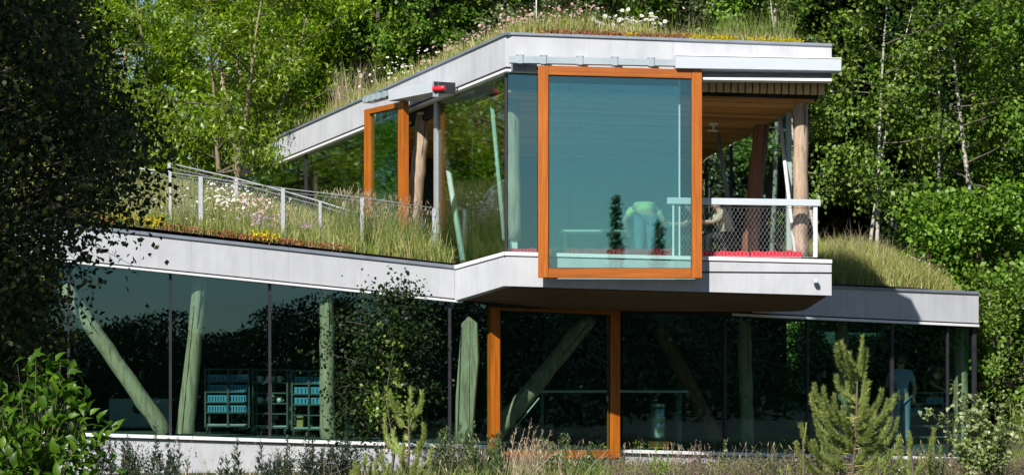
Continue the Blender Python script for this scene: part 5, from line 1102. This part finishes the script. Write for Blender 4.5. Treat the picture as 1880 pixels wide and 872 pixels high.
# table with keg
a = P(984, 716, 42.9); b = P(1262, 736, 42.9); LF = lfz(b.x); tb = thing('long_table', 'long pale-topped table behind the lower orange frame', 'table', ((a.x + b.x) / 2, 43.3, LF)); zt_ = 1.40
MB().box((a.x, 42.9, zt_ - .05), (b.x, 43.8, zt_)).build('table_top', M['tabletop'], tb, .005); 
for xx in (a.x + .1, b.x - .16):
    for yy in (43.0, 43.65): MB().box((xx, yy, LF), (xx + .06, yy + .06, zt_ - .051)).build('leg', M['rack'], tb)
kx = P(1207, 0, 42.6).x; LF = lfz(kx) + .14; tag(MB().box((kx - .2, 42.3, lfz(kx)), (kx + .2, 42.7, LF - .001)).build('wooden_plinth', M['plank']), 'low wooden block under the steel keg', 'block'); kg = thing('steel_keg', 'banded steel keg standing below the end of the long table', 'keg', (kx, 42.5, LF)); zs_ = [LF, LF + .05, LF + .06, LF + .25, LF + .27, LF + .29, LF + .42, LF + .44, LF + .46, LF + .62, LF + .66]
MB().tube([(kx, 42.5, z) for z in zs_], [.13, .14, .155, .155, .165, .155, .155, .165, .155, .15, .12], 20).build('barrel', M['inox'], kg); MB().tube([(kx, 42.5, LF + .661), (kx, 42.5, LF + .72)], [.15, .15], 20, False).build('top_rim', M['inox'], kg)
MB().tube([(kx, 42.5, LF + .66), (kx, 42.5, LF + .70)], .03, 10).build('valve', M['dark'], kg)
m_ = MB(); p0 = P(990, 730, 41.6); p1 = P(945, 785, 41.6); tag(MB().tube([p0, p1], .012, 6).build('leaning_pole', M['strut']), 'thin pale pole leaning beside the long table', 'pole')
# cart at the right end
a = P(1660, 720, 46.0); b = P(1742, 800, 46.0); LF = lfz(b.x); ct = thing('wheeled_cart', 'dark open wheeled cart with shelves at the right end of the lower storey', 'trolley', ((a.x + b.x) / 2, 46.3, LF))
for xx in (a.x, b.x - .04):
    for yy in (46.0, 46.6): MB().box((xx, yy, LF + .12), (xx + .04, yy + .04, a.z)).build('upright', M['rack'], ct)
for k in range(5):
    z = LF + .14 + k * (a.z - LF - .16) / 4; MB().box((a.x + .041, 46.02, z), (b.x - .041, 46.6, z + .025)).build('shelf', M['rack'], ct)
for xx in (a.x + .02, b.x - .02):
    for yy in (46.03, 46.6): MB().tube([(xx - .015, yy, LF + .06), (xx + .015, yy, LF + .06)], .06, 12).build('wheel', M['tyre'], ct)
z2 = LF + .14 + 2 * (a.z - LF - .16) / 4 + .026
crate(a.x + .1, a.x + .42, 46.06, 46.5, z2, .13, 'blue tray on the middle shelf of the dark cart', 'blue trays on the racks'); crate(b.x - .46, b.x - .1, 46.06, 46.5, LF + .14 + 3 * (a.z - LF - .16) / 4 + .026, .12, 'blue tray on the upper shelf of the dark cart', 'blue trays on the racks')
# the lying pole at the far right
p0 = P(1797, 706, 47.0); p1 = P(1834, 700, 46.6); lp = thing('lying_pole', 'peeled pole sticking out level to the right of the building', 'pole', tuple(p0)); MB().tube([p0 + (p0 - p1) * .9, p0, p1], [.062, .06, .058], 12).build('pole', M['log'], lp)
for f_ in (.1, .85):
    q = p0.lerp(p1, f_); MB().tube([(q.x, q.y + .02, gz(q.x, q.y) - .2), (q.x, q.y + .02, q.z - .055)], .02, 8).build('stake', M['bark'], lp)

# ------------------------------------------------------------------ people
M['skin'] = surf1('skin', (.50, .30, .22), .55); M['hair'] = surf1('dark_hair', (.03, .02, .015), .5); M['hair2'] = surf1('brown_hair', (.12, .06, .03), .5)
M['denim'] = surf1('blue_denim', (.16, .24, .36), .85); M['tee'] = surf1('grey_blue_cotton', (.30, .36, .50), .85); M['lime'] = surf1('pale_lime_cotton', (.72, .76, .34), .85); M['black'] = surf1('black_cloth', (.018, .018, .02), .85); M['cream'] = surf('cream_patterned_cloth', (.28, .25, .17), (.55, .50, .36), 40, .85)
def skin_mesh(name, verts, edges, radii, mat, parent, loc, root=0, sub=2):
    me = bpy.data.meshes.new(name); me.from_pydata(verts, edges, []); ob = bpy.data.objects.new(name, me); COL.objects.link(ob)
    sm_ = ob.modifiers.new('skin', 'SKIN'); sm_.use_smooth_shade = True
    for i, r in enumerate(radii): v = me.skin_vertices[0].data[i]; v.radius = (r, r); v.use_root = (i == root)
    ss = ob.modifiers.new('sub', 'SUBSURF'); ss.levels = ss.render_levels = sub
    dg = bpy.context.evaluated_depsgraph_get(); m2_ = bpy.data.meshes.new_from_object(ob.evaluated_get(dg)); bpy.data.objects.remove(ob); bpy.data.meshes.remove(me)
    m2_.name = name; m2_.materials.clear(); m2_.materials.append(mat); o = link_mesh(name, m2_, parent); return o
def person(label, loc, rz, J, shirt, trousers, hair, sleeve=1.0, rad=1.0):
    """J: joint positions in metres, figure facing -y at rest"""
    t = thing('person', label, 'person', loc, None, rz)
    v = []; r = []; e = []; ix = {}
    def j(n_, p, rr, par=None):
        ix[n_] = len(v); v.append(tuple(p)); r.append(rr)
        if par: e.append((ix[par], ix[n_]))
    V_ = lambda n_: Vector(J[n_])
    j('pelvis', V_('pelvis'), .125); j('waist', V_('waist'), .115, 'pelvis'); j('chest', V_('chest'), .135, 'waist'); j('neck', V_('neck'), .055, 'chest')
    hd = (V_('head') - V_('neck')).normalized(); fw = Vector(J['face']).normalized(); sd = hd.cross(fw).normalized()
    j('chin', V_('neck').lerp(V_('head'), .35) + fw * .015, .062, 'neck'); j('head', V_('head') - hd * .02, .088, 'chin'); j('crown', V_('head') + hd * .065, .07, 'head')
    j('nose', V_('head') - hd * .045 + fw * .088, .013, 'head'); j('nose_tip', V_('head') - hd * .06 + fw * .112, .009, 'nose')
    for s_ in (1, -1): j(f'ear{s_}', V_('head') - hd * .035 + sd * s_ * .085 - fw * .005, .014, 'head')
    for s_ in 'lr':
        j('sh' + s_, V_('sh' + s_), .062, 'chest'); j('el' + s_, V_('el' + s_), .043, 'sh' + s_); j('wr' + s_, V_('wr' + s_), .029, 'el' + s_)
        a = V_('wr' + s_); d = (a - V_('el' + s_)).normalized(); u = d.cross(Vector((0.2, 1, .3))).normalized(); w_ = d.cross(u)
        j('palm' + s_, a + d * .06, .030, 'wr' + s_)
        for k in range(4):
            off = u * (k - 1.5) * .019; ln = (.065, .078, .073, .055)[k]; j(f'k{s_}{k}', a + d * .095 + off, .0095, 'palm' + s_); j(f'm{s_}{k}', a + d * (.095 + ln * .55) + off + w_ * .012, .0085, f'k{s_}{k}'); j(f't{s_}{k}', a + d * (.095 + ln * .9) + off + w_ * .035, .007, f'm{s_}{k}')
        j(f'th{s_}', a + d * .055 - u * .042, .011, 'palm' + s_); j(f'tt{s_}', a + d * .095 - u * .055 + w_ * .01, .008, f'th{s_}')
    for s_ in 'lr': j('hip' + s_, V_('hip' + s_), .09, 'pelvis'); j('kn' + s_, V_('kn' + s_), .06, 'hip' + s_); j('an' + s_, V_('an' + s_), .040, 'kn' + s_); f_ = V_('an' + s_) + Vector(J.get('toe', (0, -.17, -.05))); j('toe' + s_, f_, .034, 'an' + s_)
    r = [x * rad for x in r]
    skin_mesh('body', v, e, r, M['skin'], t, loc)
    def cloth(name, names, pairs, radii, mat):
        vv = [tuple(J[n_]) if isinstance(n_, str) else tuple(n_) for n_ in names]; skin_mesh(name, vv, pairs, radii, mat, t, loc)
    sl_ = [tuple(V_('sh' + s_).lerp(V_('el' + s_), .75 * sleeve)) for s_ in 'lr']
    cloth('shirt', ['pelvis', 'waist', 'chest', 'shl', 'shr', sl_[0], sl_[1], tuple(V_('chest').lerp(V_('neck'), .55))], [(0, 1), (1, 2), (2, 3), (2, 4), (3, 5), (4, 6), (2, 7)], [x * rad for x in (.155, .145, .165, .085, .085, .064, .064, .09)], shirt)
    cloth('trousers', [tuple(V_('pelvis') + (V_('waist') - V_('pelvis')) * .25), 'hipl', 'hipr', 'knl', 'knr', 'anl', 'anr'], [(0, 1), (0, 2), (1, 3), (2, 4), (3, 5), (4, 6)], [x * rad for x in (.15, .112, .112, .08, .08, .064, .064)], trousers)
    for s_ in 'lr':
        a = V_('an' + s_); tv = Vector(J.get('toe', (0, -.17, -.05))); MB().tube([a + Vector((0, .05, -.035)), a + Vector((0, 0, -.03)), a + tv * .6, a + tv * 1.15], [.035, .048, .046, .034], 10).build('shoe', M['black'], t, 0, True)
    m_ = MB(); c = V_('head'); m_.ball(c + hd * .025 - fw * .022, .104, 14, 10); hb = m_.build('hair', hair, t, 0, True)
    for s_ in (1, -1): MB().ball(c - hd * .022 + fw * .084 + sd * s_ * .033, .012, 8, 6).build('eye', M['cup'], t, 0, True)
    MB().tube([c - hd * .095 + fw * .073 - sd * .025, c - hd * .098 + fw * .083, c - hd * .095 + fw * .073 + sd * .025], [.004, .008, .004], 6).build('mouth', M['redplastic'], t, 0, True)
    return t
stand = dict(pelvis=(0, 0, .90), waist=(0, -.02, 1.07), chest=(0, -.03, 1.24), neck=(0, -.05, 1.40), head=(0, -.09, 1.55), face=(0, -1, -.25), shl=(.17, -.02, 1.33), elr=(-.27, -.05, 1.08), ell=(.25, -.18, 1.10), shr=(-.17, -.02, 1.33), wrr=(-.26, -.14, .88), wrl=(.16, -.38, 1.05), hipl=(.09, 0, .84), hipr=(-.09, 0, .84), knl=(.10, -.03, .46), knr=(-.10, -.02, .46), anl=(.11, .02, .08), anr=(-.10, .02, .08))
a = P(1655, 0, 45.3); pp_ = person('standing person in grey-blue T-shirt and jeans, seen from behind through the lower glass', (a.x, 45.35, lfz(a.x)), math.pi, stand, M['tee'], M['denim'], M['hair2'])
s2 = dict(stand); s2.update(chest=(0, -.12, 1.22), neck=(.0, -.2, 1.36), head=(0, -.28, 1.47), face=(0, -.8, -.6), shl=(.18, -.12, 1.31), shr=(-.18, -.12, 1.31), ell=(.22, -.3, 1.1), elr=(-.22, -.3, 1.1), wrl=(.10, -.50, 1.02), wrr=(-.10, -.5, 1.02))
pp_.scale = (1.1, 1.1, 1.12)
a = P(1712, 0, 46.9); pp_ = person('person in black top leaning over the dark cart at the lower right', (a.x, 47.0, lfz(a.x)), 0.5, s2, M['black'], M['black'], M['hair'])
pp_.scale = (1.1, 1.1, 1.12)
bend = dict(pelvis=(0, 0, .96), waist=(0, -.14, 1.09), chest=(0, -.34, 1.14), neck=(0, -.52, 1.08), head=(0, -.66, 1.02), face=(0, -.5, -1), shl=(.19, -.44, 1.10), shr=(-.19, -.44, 1.10), ell=(.37, -.40, .88), elr=(-.37, -.40, .88), wrl=(.30, -.56, .66), wrr=(-.30, -.56, .66), hipl=(.11, 0, .86), hipr=(-.11, 0, .86), knl=(.12, -.02, .47), knr=(-.12, -.02, .47), anl=(.12, .03, .08), anr=(-.12, .03, .08))
a = P(1186, 0, 40.4); person('person in pale lime shirt and jeans bending away behind the big orange framed window', (a.x, 40.6, 3.75), math.pi, bend, M['lime'], M['denim'], M['hair2'], rad=1.12)
sit = dict(pelvis=(0, 0, .52), waist=(0, -.05, .68), chest=(0, -.12, .86), neck=(0, -.18, 1.02), head=(0, -.23, 1.16), face=(0, -1, -.2), shl=(.18, -.12, .95), shr=(-.18, -.12, .95), ell=(.24, -.34, .78), elr=(-.24, -.34, .78), wrl=(.12, -.56, .80), wrr=(-.12, -.56, .80), hipl=(.10, -.02, .50), hipr=(-.10, -.02, .50), knl=(.13, -.42, .52), knr=(-.13, -.42, .52), anl=(.13, -.40, .09), anr=(-.13, -.40, .09))
M['stool'] = surf1('dark_stool', (.05, .04, .035), .6)
def stool(loc, label):
    t = thing('stool', label, 'stool', loc); x, y_, z = loc; MB().tube([(x, y_, z + .36), (x, y_, z + .40)], .19, 18).build('seat', M['stool'], t, .005)
    for k in range(4): a_ = k * 1.571 + .78; MB().tube([(x + .13 * math.cos(a_), y_ + .13 * math.sin(a_), z + .36), (x + .17 * math.cos(a_), y_ + .17 * math.sin(a_), z)], .016, 6).build('leg', M['stool'], t)
a = P(1338, 0, 40.3); person('seated person in cream patterned shirt reaching left behind the balcony net', (a.x, 40.4, 3.75), -1.45, sit, M['cream'], M['black'], M['hair'], 1.2); stool((a.x, 40.4, 3.75), 'dark stool under the person in the cream shirt')
a = P(1290, 0, 40.9); person('seated person in black with dark hair, half hidden by the orange stile', (a.x, 40.95, 3.75), -1.7, sit, M['black'], M['black'], M['hair']); stool((a.x, 40.95, 3.75), 'dark stool under the person in black')
a = P(1150, 0, 40.5); tbl = thing('low_table', 'small table with papers behind the big orange framed window', 'table', (a.x - .5, 41.4, 3.75)); MB().box((a.x - 1.2, 41.25, 4.42), (a.x + .25, 41.9, 4.46)).build('table_top', M['tabletop'], tbl)
for xx in (a.x - 1.15, a.x + .15):
    for yy in (41.3, 41.8): MB().box((xx, yy, 3.751), (xx + .05, yy + .05, 4.419)).build('leg', M['rack'], tbl)
print('objects', len(COL.objects), 'tris', sum(len(m_.polygons) for m_ in bpy.data.meshes))
